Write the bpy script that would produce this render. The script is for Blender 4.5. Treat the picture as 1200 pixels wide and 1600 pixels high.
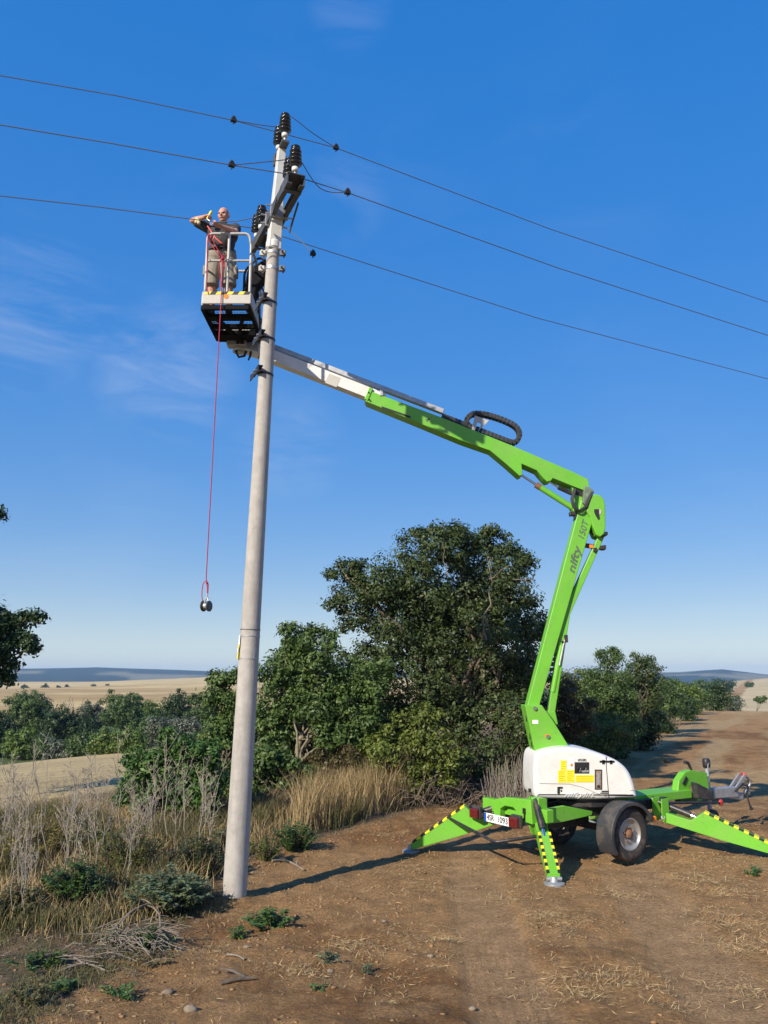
import bpy, bmesh, math, random
import numpy as np
from mathutils import Vector, Matrix, Quaternion

# ------------------------------------------------------------------ scene, camera, sky, sun, exposure
SC = bpy.context.scene
COL = SC.collection
for _o in list(bpy.data.objects):
    bpy.data.objects.remove(_o, do_unlink=True)
R = math.radians
CAM_H = 2.40
PITCH = R(11.66)
FPX = 1250.0                       # focal length in pixels of the 1200 x 1600 frame
cam = bpy.data.cameras.new("camera")
cam_o = bpy.data.objects.new("camera", cam)
COL.objects.link(cam_o)
cam_o.location = (0, 0, CAM_H)
cam_o.rotation_euler = (R(90) + PITCH, 0, 0)
cam.sensor_fit = 'VERTICAL'
cam.sensor_height = 36.0
cam.lens = 36.0 * FPX / 1600.0
cam.clip_start = 0.05
cam.clip_end = 20000.0
SC.camera = cam_o

SUN_ELEV = R(31)
SUN_AZ = math.atan2(-0.64, -0.77)   # compass angle of the sun, clockwise from +Y
sun_dir = Vector((math.sin(SUN_AZ) * math.cos(SUN_ELEV), math.cos(SUN_AZ) * math.cos(SUN_ELEV), math.sin(SUN_ELEV)))
sun = bpy.data.lights.new("sun", 'SUN')
sun.energy = 5.0
sun.angle = R(0.53)
sun.color = (1.0, 0.895, 0.73)
sun_o = bpy.data.objects.new("sun", sun)
COL.objects.link(sun_o)
sun_o.location = (-20, -25, 30)
sun_o.rotation_euler = (-sun_dir).to_track_quat('-Z', 'Y').to_euler()

world = bpy.data.worlds.new("World")
SC.world = world
world.use_nodes = True
wn, wl = world.node_tree.nodes, world.node_tree.links
wn.clear()
w_out = wn.new("ShaderNodeOutputWorld")
w_bg = wn.new("ShaderNodeBackground")
w_sky = wn.new("ShaderNodeTexSky")
w_sky.sky_type = 'NISHITA'
w_sky.sun_disc = False
w_sky.sun_elevation = SUN_ELEV
w_sky.sun_rotation = SUN_AZ % (2 * math.pi)
w_sky.altitude = 0
w_sky.air_density = 1.25
w_sky.dust_density = 0.2
w_sky.ozone_density = 9.5
w_bg.inputs["Strength"].default_value = 0.14
# a few thin cirrus wisps, laid out on the sky's own directions
w_tc = wn.new("ShaderNodeTexCoord")
w_map = wn.new("ShaderNodeMapping")
w_map.inputs["Rotation"].default_value = (R(8), R(-14), R(10))
w_map.inputs["Scale"].default_value = (2.2, 2.0, 7.5)
w_n1 = wn.new("ShaderNodeTexNoise")
w_n1.inputs["Scale"].default_value = 2.1
w_n1.inputs["Detail"].default_value = 8.0
w_n1.inputs["Roughness"].default_value = 0.62
w_n1.inputs["Distortion"].default_value = 0.9
w_r1 = wn.new("ShaderNodeMapRange")
w_r1.inputs["From Min"].default_value = 0.40
w_r1.inputs["From Max"].default_value = 0.78
w_r1.inputs["To Max"].default_value = 0.27
w_n2 = wn.new("ShaderNodeTexNoise")
w_n2.inputs["Scale"].default_value = 2.6
w_n2.inputs["Detail"].default_value = 2.0
w_r2 = wn.new("ShaderNodeMapRange")
w_r2.inputs["From Min"].default_value = 0.46
w_r2.inputs["From Max"].default_value = 0.80
w_r2.inputs["To Max"].default_value = 0.25
w_mul = wn.new("ShaderNodeMath")
w_mul.operation = 'MULTIPLY'
w_mask = None
for (cx_, cy_, r0_, r1_, amt_) in ((25, 480, 1.0, 6.5, 1.0), (135, 500, 0.5, 3.0, 0.8), (262, 582, 0.5, 6.0, 1.0), (450, 690, 0.5, 5.0, 0.55), (535, 315, 0.5, 4.0, 0.5), (545, 8, 0.5, 3.0, 0.6)):
    vv_ = (800.0 - cy_) / FPX
    d_ = Vector(((cx_ - 600.0) / FPX, math.cos(PITCH) - vv_ * math.sin(PITCH), math.sin(PITCH) + vv_ * math.cos(PITCH))).normalized()
    w_dot = wn.new("ShaderNodeVectorMath")
    w_dot.operation = 'DOT_PRODUCT'
    w_dot.inputs[1].default_value = d_
    wl.new(w_tc.outputs["Generated"], w_dot.inputs[0])
    w_rr = wn.new("ShaderNodeMapRange")
    w_rr.interpolation_type = 'SMOOTHSTEP'
    w_rr.inputs["From Min"].default_value = math.cos(R(r1_))
    w_rr.inputs["From Max"].default_value = math.cos(R(r0_))
    w_rr.inputs["To Max"].default_value = amt_
    wl.new(w_dot.outputs["Value"], w_rr.inputs["Value"])
    if w_mask is None:
        w_mask = w_rr.outputs[0]
    else:
        w_mx = wn.new("ShaderNodeMath")
        w_mx.operation = 'MAXIMUM'
        wl.new(w_mask, w_mx.inputs[0])
        wl.new(w_rr.outputs[0], w_mx.inputs[1])
        w_mask = w_mx.outputs[0]
w_mx = wn.new("ShaderNodeMath")
w_mx.operation = 'MAXIMUM'
wl.new(w_mask, w_mx.inputs[0])
w_mask2 = w_mx
w_mix = wn.new("ShaderNodeMix")
w_mix.data_type = 'RGBA'
w_mix.inputs["B"].default_value = (4.6, 4.9, 5.4, 1)
w_hsv = wn.new("ShaderNodeHueSaturation")
w_hsv.inputs["Saturation"].default_value = 2.70
w_hsv.inputs["Hue"].default_value = 0.5265
w_hsv.inputs["Value"].default_value = 2.60
w_gam = wn.new("ShaderNodeGamma")
w_gam.inputs["Gamma"].default_value = 0.25
wl.new(w_tc.outputs["Generated"], w_map.inputs["Vector"])
wl.new(w_map.outputs[0], w_n1.inputs["Vector"])
wl.new(w_tc.outputs["Generated"], w_n2.inputs["Vector"])
wl.new(w_n1.outputs["Fac"], w_r1.inputs["Value"])
wl.new(w_n2.outputs["Fac"], w_r2.inputs["Value"])
wl.new(w_r1.outputs[0], w_mul.inputs[0])
wl.new(w_r2.outputs[0], w_mask2.inputs[1])
wl.new(w_mask2.outputs[0], w_mul.inputs[1])
wl.new(w_mul.outputs[0], w_mix.inputs["Factor"])
wl.new(w_sky.outputs[0], w_gam.inputs["Color"])
wl.new(w_gam.outputs[0], w_hsv.inputs["Color"])
wl.new(w_hsv.outputs[0], w_mix.inputs["A"])
wl.new(w_mix.outputs["Result"], w_bg.inputs["Color"])
wl.new(w_bg.outputs[0], w_out.inputs["Surface"])

SC.view_settings.view_transform = 'Standard'
SC.view_settings.look = 'None'
SC.view_settings.gamma = 1.0
SC.view_settings.exposure = 0.45
SC.view_settings.use_curve_mapping = False
SC.render.engine = 'CYCLES'
SC.cycles.use_denoising = True
SC.cycles.max_bounces = 6
SC.cycles.transparent_max_bounces = 6
SC.cycles.volume_bounces = 1

rng = np.random.default_rng(11)
random.seed(5)
CP, SP = math.cos(PITCH), math.sin(PITCH)

# ------------------------------------------------------------------ helpers
def P(px, py, Y):
    """Point of the place seen at photo pixel (px, py) at forward distance Y."""
    v = (800.0 - py) / FPX
    k = (v * CP + SP) / (CP - v * SP)
    dz = k * Y
    zc = CP * Y + SP * dz
    return Vector(((px - 600.0) / FPX * zc, Y, CAM_H + dz))

def V(*a):
    return Vector(a)

class MB:
    """Collects shapes in world coordinates for one mesh."""
    def __init__(self):
        self.v, self.f, self.sm = [], [], []
    def add(self, vs, fs, smooth=False):
        o = len(self.v)
        self.v += [tuple(p) for p in vs]
        self.f += [tuple(i + o for i in f) for f in fs]
        self.sm += [smooth] * len(fs)
        return self
    def box(self, c, s, ax=None):
        c = Vector(c)
        X, Y, Z = ax if ax else (V(1, 0, 0), V(0, 1, 0), V(0, 0, 1))
        h = [d * 0.5 for d in s]
        vs = [c + X * (h[0] * a) + Y * (h[1] * b) + Z * (h[2] * d) for a in (-1, 1) for b in (-1, 1) for d in (-1, 1)]
        fs = [(0, 1, 3, 2), (4, 6, 7, 5), (0, 4, 5, 1), (2, 3, 7, 6), (0, 2, 6, 4), (1, 5, 7, 3)]
        return self.add(vs, fs)
    def bar(self, a, b, w, h, up=V(0, 0, 1)):
        a, b = Vector(a), Vector(b)
        d = b - a
        L = d.length
        d = d.normalized()
        s = d.cross(up)
        if s.length < 1e-4:
            s = d.cross(V(1, 0, 0))
        s.normalize()
        u = s.cross(d).normalized()
        return self.box((a + b) * 0.5, (L, w, h), (d, s, u))
    def prism(self, pts, off):
        """Polygon pts (world) extruded by vector off."""
        pts = [Vector(p) for p in pts]
        off = Vector(off)
        n = len(pts)
        vs = pts + [p + off for p in pts]
        fs = [tuple(range(n)), tuple(range(2 * n - 1, n - 1, -1))]
        for i in range(n):
            j = (i + 1) % n
            fs.append((i, i + n, j + n, j))
        return self.add(vs, fs)
    def tube(self, path, rad, n=8, caps=True, smooth=True):
        path = [Vector(p) for p in path]
        m = len(path)
        if not hasattr(rad, '__len__'):
            rad = [rad] * m
        tang = []
        for i in range(m):
            a = path[max(0, i - 1)]
            b = path[min(m - 1, i + 1)]
            t = b - a
            tang.append(t.normalized() if t.length > 1e-9 else V(0, 0, 1))
        u = tang[0].orthogonal().normalized()
        vs = []
        for i in range(m):
            t = tang[i]
            u = u - t * u.dot(t)
            u = u.normalized() if u.length > 1e-6 else t.orthogonal().normalized()
            w = t.cross(u)
            for k in range(n):
                an = 2 * math.pi * k / n
                vs.append(path[i] + (u * math.cos(an) + w * math.sin(an)) * rad[i])
        fs = []
        for i in range(m - 1):
            for k in range(n):
                k2 = (k + 1) % n
                fs.append((i * n + k, i * n + k2, (i + 1) * n + k2, (i + 1) * n + k))
        self.add(vs, fs, smooth)
        if caps:
            self.add(vs[:n][::-1], [tuple(range(n))])
            self.add(vs[-n:], [tuple(range(n))])
        return self
    def lathe(self, c, axis, prof, n=24, smooth=True):
        """prof: list of (radius, height along axis)."""
        c, axis = Vector(c), Vector(axis).normalized()
        u = axis.orthogonal().normalized()
        w = axis.cross(u)
        vs = []
        for r_, h in prof:
            for k in range(n):
                an = 2 * math.pi * k / n
                vs.append(c + axis * h + (u * math.cos(an) + w * math.sin(an)) * r_)
        fs = []
        for i in range(len(prof) - 1):
            for k in range(n):
                k2 = (k + 1) % n
                fs.append((i * n + k, i * n + k2, (i + 1) * n + k2, (i + 1) * n + k))
        return self.add(vs, fs, smooth)
    def ball(self, c, r, n=10, m=6, ax=None):
        c = Vector(c)
        rx, ry, rz = (r, r, r) if not hasattr(r, '__len__') else r
        X, Y, Z = ax if ax else (V(1, 0, 0), V(0, 1, 0), V(0, 0, 1))
        vs = [c - Z * rz]
        for i in range(1, m):
            ph = -math.pi / 2 + math.pi * i / m
            for k in range(n):
                an = 2 * math.pi * k / n
                vs.append(c + X * (rx * math.cos(ph) * math.cos(an)) + Y * (ry * math.cos(ph) * math.sin(an)) + Z * (rz * math.sin(ph)))
        vs.append(c + Z * rz)
        fs = []
        for k in range(n):
            fs.append((0, 1 + (k + 1) % n, 1 + k))
        for i in range(m - 2):
            for k in range(n):
                a, b = 1 + i * n + k, 1 + i * n + (k + 1) % n
                fs.append((a, b, b + n, a + n))
        e = len(vs) - 1
        for k in range(n):
            fs.append((e, 1 + (m - 2) * n + k, 1 + (m - 2) * n + (k + 1) % n))
        return self.add(vs, fs, True)
    def capsule(self, a, ra, b, rb, n=10):
        a, b = Vector(a), Vector(b)
        d = (b - a)
        L = d.length
        d = d.normalized() if L > 1e-6 else V(0, 0, 1)
        prof = []
        for i in range(5):
            t = math.pi / 2 * i / 4
            prof.append((max(1e-4, ra * math.sin(t)), -ra * math.cos(t)))
        for i in range(5):
            t = math.pi / 2 * i / 4
            prof.append((max(1e-4, rb * math.cos(t)), L + rb * math.sin(t)))
        return self.lathe(a, d, prof, n)

ORG = {}
def tag(o, label=None, cat=None, group=None, kind=None):
    if label: o['label'] = label
    if cat: o['category'] = cat
    if group: o['group'] = group
    if kind: o['kind'] = kind
    return o

def empty(name, loc, label, cat, group=None):
    o = bpy.data.objects.new(name, None)
    o.empty_display_size = 0.2
    COL.objects.link(o)
    o.location = loc
    ORG[o] = Vector(loc)
    return tag(o, label, cat, group)

def mesh_obj(name, me, m, parent=None, loc=None):
    o = bpy.data.objects.new(name, me)
    COL.objects.link(o)
    if m is not None and not me.materials:
        me.materials.append(m)
    if parent is not None:
        o.parent = parent
        ORG[o] = ORG[parent]
    else:
        o.location = loc if loc is not None else (0, 0, 0)
        ORG[o] = Vector(o.location)
    return o

def build(name, mb, m, parent=None, bevel=0.0, loc=None, segs=2):
    """One mesh object from an MB in world coordinates."""
    org = ORG[parent] if parent is not None else (Vector(loc) if loc is not None else V(0, 0, 0))
    me = bpy.data.meshes.new(name)
    me.from_pydata([(x - org.x, y - org.y, z - org.z) for x, y, z in mb.v], [], mb.f)
    me.polygons.foreach_set("use_smooth", mb.sm)
    me.update()
    bm = bmesh.new()
    bm.from_mesh(me)
    bmesh.ops.recalc_face_normals(bm, faces=bm.faces)
    bm.to_mesh(me)
    bm.free()
    o = mesh_obj(name, me, m, parent, org)
    if bevel:
        md = o.modifiers.new("bevel", 'BEVEL')
        md.width = bevel
        md.segments = segs
        md.limit_method = 'ANGLE'
        md.angle_limit = R(40)
    return o

# ------------------------------------------------------------------ materials
MATS = {}
def mat(name, col, rough=0.5, metal=0.0, var=0.12, vscale=6.0, bump=0.0, bscale=60.0, spec=0.5, dirt=None, coat=0.0, stretch=None, grime=0.0):
    m = bpy.data.materials.new(name)
    m.use_nodes = True
    nt = m.node_tree
    b = nt.nodes["Principled BSDF"]
    b.inputs["Roughness"].default_value = rough
    b.inputs["Metallic"].default_value = metal
    b.inputs["Specular IOR Level"].default_value = spec
    b.inputs["Coat Weight"].default_value = coat
    tc = nt.nodes.new("ShaderNodeNewGeometry")
    n1 = nt.nodes.new("ShaderNodeTexNoise")
    n1.inputs["Scale"].default_value = vscale
    n1.inputs["Detail"].default_value = 6
    n1.inputs["Roughness"].default_value = 0.65
    nt.links.new(tc.outputs["Position"], n1.inputs["Vector"])
    mr = nt.nodes.new("ShaderNodeMapRange")
    mr.inputs["From Min"].default_value = 0.3
    mr.inputs["From Max"].default_value = 0.7
    mr.inputs["To Min"].default_value = 1 - var
    mr.inputs["To Max"].default_value = 1 + var
    nt.links.new(n1.outputs["Fac"], mr.inputs["Value"])
    mx = nt.nodes.new("ShaderNodeVectorMath")
    mx.operation = 'SCALE'
    mx.inputs[0].default_value = col
    nt.links.new(mr.outputs[0], mx.inputs["Scale"])
    src = mx.outputs[0]
    if dirt:
        dcol, amt, dsc = dirt
        n3 = nt.nodes.new("ShaderNodeTexNoise")
        n3.inputs["Scale"].default_value = dsc
        n3.inputs["Detail"].default_value = 8
        n3.inputs["Roughness"].default_value = 0.7
        if stretch:
            mpn = nt.nodes.new("ShaderNodeVectorMath")
            mpn.operation = 'MULTIPLY'
            mpn.inputs[1].default_value = stretch
            nt.links.new(tc.outputs["Position"], mpn.inputs[0])
            nt.links.new(mpn.outputs[0], n3.inputs["Vector"])
        else:
            nt.links.new(tc.outputs["Position"], n3.inputs["Vector"])
        r3 = nt.nodes.new("ShaderNodeMapRange")
        r3.inputs["From Min"].default_value = 0.48
        r3.inputs["From Max"].default_value = 0.72
        r3.inputs["To Max"].default_value = amt
        nt.links.new(n3.outputs["Fac"], r3.inputs["Value"])
        mm = nt.nodes.new("ShaderNodeMix")
        mm.data_type = 'RGBA'
        mm.inputs["B"].default_value = (*dcol, 1)
        nt.links.new(r3.outputs[0], mm.inputs["Factor"])
        nt.links.new(src, mm.inputs["A"])
        src = mm.outputs["Result"]
    if grime:
        n4 = nt.nodes.new("ShaderNodeTexNoise")
        n4.inputs["Scale"].default_value = 17.0
        n4.inputs["Detail"].default_value = 10
        n4.inputs["Roughness"].default_value = 0.75
        nt.links.new(tc.outputs["Position"], n4.inputs["Vector"])
        r4 = nt.nodes.new("ShaderNodeMapRange")
        r4.inputs["From Min"].default_value = 0.56
        r4.inputs["From Max"].default_value = 0.70
        r4.inputs["To Max"].default_value = grime
        nt.links.new(n4.outputs["Fac"], r4.inputs["Value"])
        m4 = nt.nodes.new("ShaderNodeMix")
        m4.data_type = 'RGBA'
        m4.inputs["B"].default_value = (0.16, 0.13, 0.085, 1)
        nt.links.new(r4.outputs[0], m4.inputs["Factor"])
        nt.links.new(src, m4.inputs["A"])
        src = m4.outputs["Result"]
        rr4 = nt.nodes.new("ShaderNodeMapRange")
        rr4.inputs["To Min"].default_value = rough * 0.8
        rr4.inputs["To Max"].default_value = min(1.0, rough * 1.5)
        nt.links.new(n4.outputs["Fac"], rr4.inputs["Value"])
        nt.links.new(rr4.outputs[0], b.inputs["Roughness"])
    nt.links.new(src, b.inputs["Base Color"])
    if bump:
        n2 = nt.nodes.new("ShaderNodeTexNoise")
        n2.inputs["Scale"].default_value = bscale
        n2.inputs["Detail"].default_value = 5
        nt.links.new(tc.outputs["Position"], n2.inputs["Vector"])
        bp = nt.nodes.new("ShaderNodeBump")
        bp.inputs["Strength"].default_value = bump
        bp.inputs["Distance"].default_value = 0.01
        nt.links.new(n2.outputs["Fac"], bp.inputs["Height"])
        nt.links.new(bp.outputs[0], b.inputs["Normal"])
    MATS[name] = m
    return m

def leaf_mat(name, c1, c2, c3, trans=0.22, rough=0.5):
    """Leaf colours picked leaf by leaf from the face attribute rnd."""
    m = bpy.data.materials.new(name)
    m.use_nodes = True
    nt = m.node_tree
    b = nt.nodes["Principled BSDF"]
    out = nt.nodes["Material Output"]
    at = nt.nodes.new("ShaderNodeAttribute")
    at.attribute_name = "rnd"
    cr = nt.nodes.new("ShaderNodeValToRGB")
    cr.color_ramp.elements[0].color = (*c1, 1)
    cr.color_ramp.elements[1].color = (*c3, 1)
    e = cr.color_ramp.elements.new(0.55)
    e.color = (*c2, 1)
    e2 = cr.color_ramp.elements.new(0.93)
    e2.color = (*c3, 1)
    cr.color_ramp.elements[-1].color = (c3[0] * 0.5 + 0.10, c3[1] * 0.5 + 0.065, c3[2] * 0.5 + 0.02, 1)
    nt.links.new(at.outputs["Fac"], cr.inputs["Fac"])
    nt.links.new(cr.outputs[0], b.inputs["Base Color"])
    b.inputs["Roughness"].default_value = rough
    b.inputs["Specular IOR Level"].default_value = 0.35
    if trans > 0:
        t = nt.nodes.new("ShaderNodeBsdfTranslucent")
        nt.links.new(cr.outputs[0], t.inputs["Color"])
        ms = nt.nodes.new("ShaderNodeMixShader")
        ms.inputs[0].default_value = trans
        nt.links.new(b.outputs[0], ms.inputs[1])
        nt.links.new(t.outputs[0], ms.inputs[2])
        nt.links.new(ms.outputs[0], out.inputs["Surface"])
    MATS[name] = m
    return m

DUST = (0.30, 0.21, 0.13)
M_green = mat("green_paint", (0.135, 0.425, 0.028), 0.38, 0, 0.08, 3.0, 0, dirt=((0.21, 0.36, 0.085), 0.55, 3.2), coat=0.05, grime=0.62)
M_green_dark = mat("dark_green_paint", (0.015, 0.13, 0.055), 0.45, 0, 0.15, 5.0, dirt=(DUST, 0.35, 7.0))
M_white = mat("white_shell", (0.66, 0.655, 0.63), 0.42, 0, 0.03, 3.0, dirt=((0.50, 0.45, 0.36), 0.45, 3.5), grime=0.22)
M_white_boom = mat("white_boom_paint", (0.66, 0.65, 0.63), 0.4, 0, 0.05, 4.0, dirt=((0.45, 0.41, 0.34), 0.4, 6.0), grime=0.3)
M_grey_cage = mat("pale_grey_tube_paint", (0.42, 0.42, 0.41), 0.45, 0, 0.1, 12.0, dirt=((0.25, 0.22, 0.18), 0.4, 14.0))
M_toe = mat("toe_board_paint", (0.46, 0.445, 0.41), 0.5, 0, 0.06, 9.0, dirt=((0.33, 0.27, 0.2), 0.55, 9.0))
M_black = mat("black_rubber", (0.022, 0.022, 0.024), 0.6, 0, 0.3, 20.0)
M_blacksteel = mat("black_steel", (0.025, 0.025, 0.027), 0.42, 0.2, 0.3, 12.0, dirt=(DUST, 0.25, 9.0))
M_plastic = mat("fender_plastic", (0.032, 0.034, 0.040), 0.5, 0, 0.2, 9.0, dirt=((0.22, 0.17, 0.12), 0.45, 6.0))
M_tyre = mat("tyre_rubber", (0.030, 0.028, 0.026), 0.8, 0, 0.3, 14.0, bump=0.3, bscale=120, dirt=((0.20, 0.14, 0.09), 0.6, 8.0))
M_rim = mat("silver_rim", (0.38, 0.375, 0.36), 0.4, 0.55, 0.1, 12.0, dirt=((0.27, 0.2, 0.13), 0.5, 12.0))
M_rust = mat("rusty_hub", (0.20, 0.10, 0.055), 0.8, 0, 0.4, 40.0)
M_galv = mat("galvanised_steel", (0.42, 0.43, 0.44), 0.5, 0.6, 0.16, 18.0, dirt=((0.2, 0.17, 0.14), 0.3, 11.0))
M_chrome = mat("chrome_rod", (0.75, 0.75, 0.76), 0.16, 1.0, 0.03)
M_yellow = mat("yellow_decal", (0.78, 0.66, 0.02), 0.45, 0, 0.04)
M_print = mat("black_print", (0.03, 0.03, 0.03), 0.5, 0, 0.1)
M_greyprint = mat("grey_print", (0.09, 0.12, 0.09), 0.5, 0, 0.15)
M_orange = mat("orange_lens", (0.85, 0.22, 0.02), 0.25, 0, 0.1)
M_red = mat("red_lens", (0.11, 0.012, 0.012), 0.25, 0, 0.2, 30.0)
M_redplastic = mat("red_plastic", (0.55, 0.04, 0.03), 0.4, 0, 0.1)
M_plate = mat("plate_white", (0.78, 0.79, 0.80), 0.35, 0, 0.03)
M_blue = mat("plate_blue", (0.02, 0.07, 0.45), 0.35, 0, 0.05)
M_concrete = mat("pole_concrete", (0.385, 0.362, 0.332), 0.88, 0, 0.14, 9.0, bump=0.6, bscale=90, dirt=((0.265, 0.245, 0.22), 0.8, 5.0), stretch=(2.2, 2.2, 0.22), grime=0.25)
M_extension = mat("pale_steel_mast", (0.62, 0.62, 0.58), 0.5, 0.1, 0.06, 6.0, dirt=((0.4, 0.36, 0.3), 0.4, 5.0))
M_crossarm = mat("shade_dark_steel", (0.115, 0.118, 0.122), 0.55, 0.5, 0.2, 14.0)  # steel darkened to put in the shade of the crossarm seen from below
M_insul = mat("black_glazed_insulator", (0.012, 0.011, 0.011), 0.16, 0, 0.2, 30.0, spec=0.7)
M_porc = mat("pale_porcelain", (0.62, 0.61, 0.58), 0.3, 0, 0.05)
M_wire = mat("aluminium_conductor", (0.16, 0.17, 0.18), 0.5, 0.5, 0.1)
M_rope = mat("red_rope", (0.36, 0.018, 0.05), 0.75, 0, 0.2, 90.0)
M_skin = mat("skin", (0.50, 0.25, 0.17), 0.5, 0, 0.10, 14.0)
M_shirt = mat("dark_grey_cotton", (0.040, 0.040, 0.044), 0.9, 0, 0.15, 22.0, bump=0.35, bscale=22)
M_shorts = mat("khaki_cotton", (0.26, 0.235, 0.19), 0.9, 0, 0.12, 18.0, bump=0.4, bscale=20)
M_leather = mat("work_boot_leather", (0.035, 0.028, 0.022), 0.7, 0, 0.2)
M_dark = mat("dark_detail", (0.012, 0.012, 0.012), 0.6, 0, 0.1)
M_console = mat("matt_black_console", (0.014, 0.014, 0.016), 0.95, 0, 0.2, spec=0.1)
M_bark = mat("grey_brown_bark", (0.115, 0.088, 0.064), 0.9, 0, 0.35, 9.0, bump=0.8, bscale=30)
M_barkpale = mat("pale_bark", (0.19, 0.165, 0.11), 0.9, 0, 0.3, 9.0, bump=0.6, bscale=30)
M_deadwood = mat("bleached_dead_wood", (0.20, 0.168, 0.13), 0.9, 0, 0.25, 12.0, bump=0.5, bscale=40)
M_twig = mat("dry_twig", (0.155, 0.118, 0.085), 0.9, 0, 0.35, 9.0)
M_stalk = mat("bleached_weed_stalk", (0.29, 0.25, 0.195), 0.9, 0, 0.22, 6.0)
M_stone = mat("field_stone", (0.215, 0.17, 0.12), 0.9, 0, 0.25, 14.0, bump=0.5, bscale=40, dirt=((0.2, 0.12, 0.065), 0.6, 11.0))
M_clod = mat("soil_clod", (0.262, 0.152, 0.068), 0.95, 0, 0.35, 18.0, bump=0.8, bscale=70)

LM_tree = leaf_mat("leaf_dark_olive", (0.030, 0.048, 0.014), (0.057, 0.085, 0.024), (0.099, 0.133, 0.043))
LM_ash = leaf_mat("leaf_mid_green", (0.039, 0.072, 0.018), (0.078, 0.131, 0.030), (0.137, 0.196, 0.050))
LM_elder = leaf_mat("leaf_deep_green", (0.029, 0.068, 0.015), (0.058, 0.123, 0.025), (0.117, 0.203, 0.044))
LM_shrub = leaf_mat("leaf_yellow_green", (0.058, 0.081, 0.017), (0.114, 0.150, 0.026), (0.204, 0.221, 0.042))
LM_brown = leaf_mat("leaf_rusty_green", (0.050, 0.040, 0.018), (0.085, 0.075, 0.025), (0.130, 0.080, 0.035))
LM_silver = leaf_mat("leaf_silver_green", (0.070, 0.090, 0.060), (0.120, 0.140, 0.095), (0.190, 0.205, 0.145))
LM_valley = leaf_mat("leaf_valley_green", (0.039, 0.072, 0.021), (0.072, 0.123, 0.032), (0.124, 0.181, 0.048))
LM_valley2 = leaf_mat("leaf_valley_bright", (0.066, 0.114, 0.020), (0.110, 0.174, 0.032), (0.176, 0.234, 0.050))
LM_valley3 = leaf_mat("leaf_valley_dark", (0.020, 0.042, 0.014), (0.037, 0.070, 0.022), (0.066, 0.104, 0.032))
LM_weed = leaf_mat("leaf_fresh_weed", (0.055, 0.120, 0.028), (0.085, 0.180, 0.045), (0.140, 0.240, 0.070))
LM_mug = leaf_mat("leaf_grey_weed", (0.078, 0.121, 0.058), (0.130, 0.182, 0.086), (0.215, 0.257, 0.132))
LM_dry = leaf_mat("dry_grass_blade", (0.200, 0.141, 0.063), (0.350, 0.253, 0.115), (0.525, 0.400, 0.213), 0.15, 0.7)
LM_grassg = leaf_mat("green_grass_blade", (0.055, 0.068, 0.024), (0.105, 0.106, 0.039), (0.185, 0.145, 0.066), 0.15, 0.7)
LM_gold = leaf_mat("golden_weed_leaf", (0.13, 0.12, 0.025), (0.25, 0.20, 0.035), (0.38, 0.29, 0.06), 0.15, 0.7)
LM_straw = leaf_mat("straw_bit", (0.281, 0.194, 0.087), (0.432, 0.306, 0.143), (0.605, 0.460, 0.239), 0.05, 0.8)
LM_litter = leaf_mat("grey_litter_bit", (0.09, 0.072, 0.048), (0.16, 0.13, 0.09), (0.27, 0.225, 0.16), 0.0, 0.9)
# ------------------------------------------------------------------ terrain
def _hash(ix, iy, seed):
    h = (ix.astype(np.int64) * 374761393 + iy.astype(np.int64) * 668265263 + seed * 1442695041) & 0x7fffffff
    h = ((h ^ (h >> 13)) * 1274126177) & 0x7fffffff
    h = h ^ (h >> 16)
    return (h & 0xffff) / 65535.0

def vnoise(x, y, seed=0):
    x = np.asarray(x, float); y = np.asarray(y, float)
    ix, iy = np.floor(x), np.floor(y)
    fx, fy = x - ix, y - iy
    fx = fx * fx * (3 - 2 * fx); fy = fy * fy * (3 - 2 * fy)
    a = _hash(ix, iy, seed); b = _hash(ix + 1, iy, seed)
    c = _hash(ix, iy + 1, seed); d = _hash(ix + 1, iy + 1, seed)
    return (a * (1 - fx) + b * fx) * (1 - fy) + (c * (1 - fx) + d * fx) * fy

def fbm(x, y, oct=4, seed=0, gain=0.5):
    s, a, t = 0.0, 1.0, 0.0
    for o in range(oct):
        s = s + a * vnoise(x * 2 ** o + 17.3 * o, y * 2 ** o - 9.1 * o, seed + o)
        t += a
        a *= gain
    return s / t

def sstep(a, b, x):
    t = np.clip((x - a) / (b - a), 0, 1)
    return t * t * (3 - 2 * t)

def hedge_s(x, y):          # signed distance left of the hedge line
    return (x + 3.0) * -0.907 + (y - 14.5) * 0.42
def hedge_t(x, y):          # distance along the hedge line
    return (x + 3.0) * 0.42 + (y - 14.5) * 0.907

def verge_s(x, y):
    """Positive inside the weedy verge at the left, negative on the bare soil."""
    xb = np.interp(y, [2, 5.5, 7.2, 8.5, 9.6, 11.5, 13.5, 15.5, 18, 24, 30, 60], [-4.2, -2.75, -2.25, -2.05, -1.75, -1.7, -0.8, 0.7, 2.6, 5.6, 8.0, 21.5])
    return xb - x

def lane(x, y):
    """Strength of the pressed wheel lanes in the soil and the position across them."""
    best = np.zeros_like(x); across = np.zeros_like(x)
    for x0, k, c, w in ((0.95, 0.02, 0.004, 0.42), (2.55, 0.10, 0.004, 0.50), (4.6, 0.30, 0.0, 0.45)):
        xc = x0 + k * (y - 6) + c * (y - 6) ** 2
        d = np.abs(x - xc)
        m = 1 - sstep(w * 0.6, w, d)
        across = np.where(m > best, x - xc, across)
        best = np.maximum(best, m)
    return best * (1 - sstep(11, 15, y)), across

AZP = np.array([-600, 0, 150, 340, 600, 900, 1060, 1130, 1200, 1800])
def az_px(x, y):
    return 600 + FPX * x / np.maximum(y, 0.1) / CP

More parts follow.
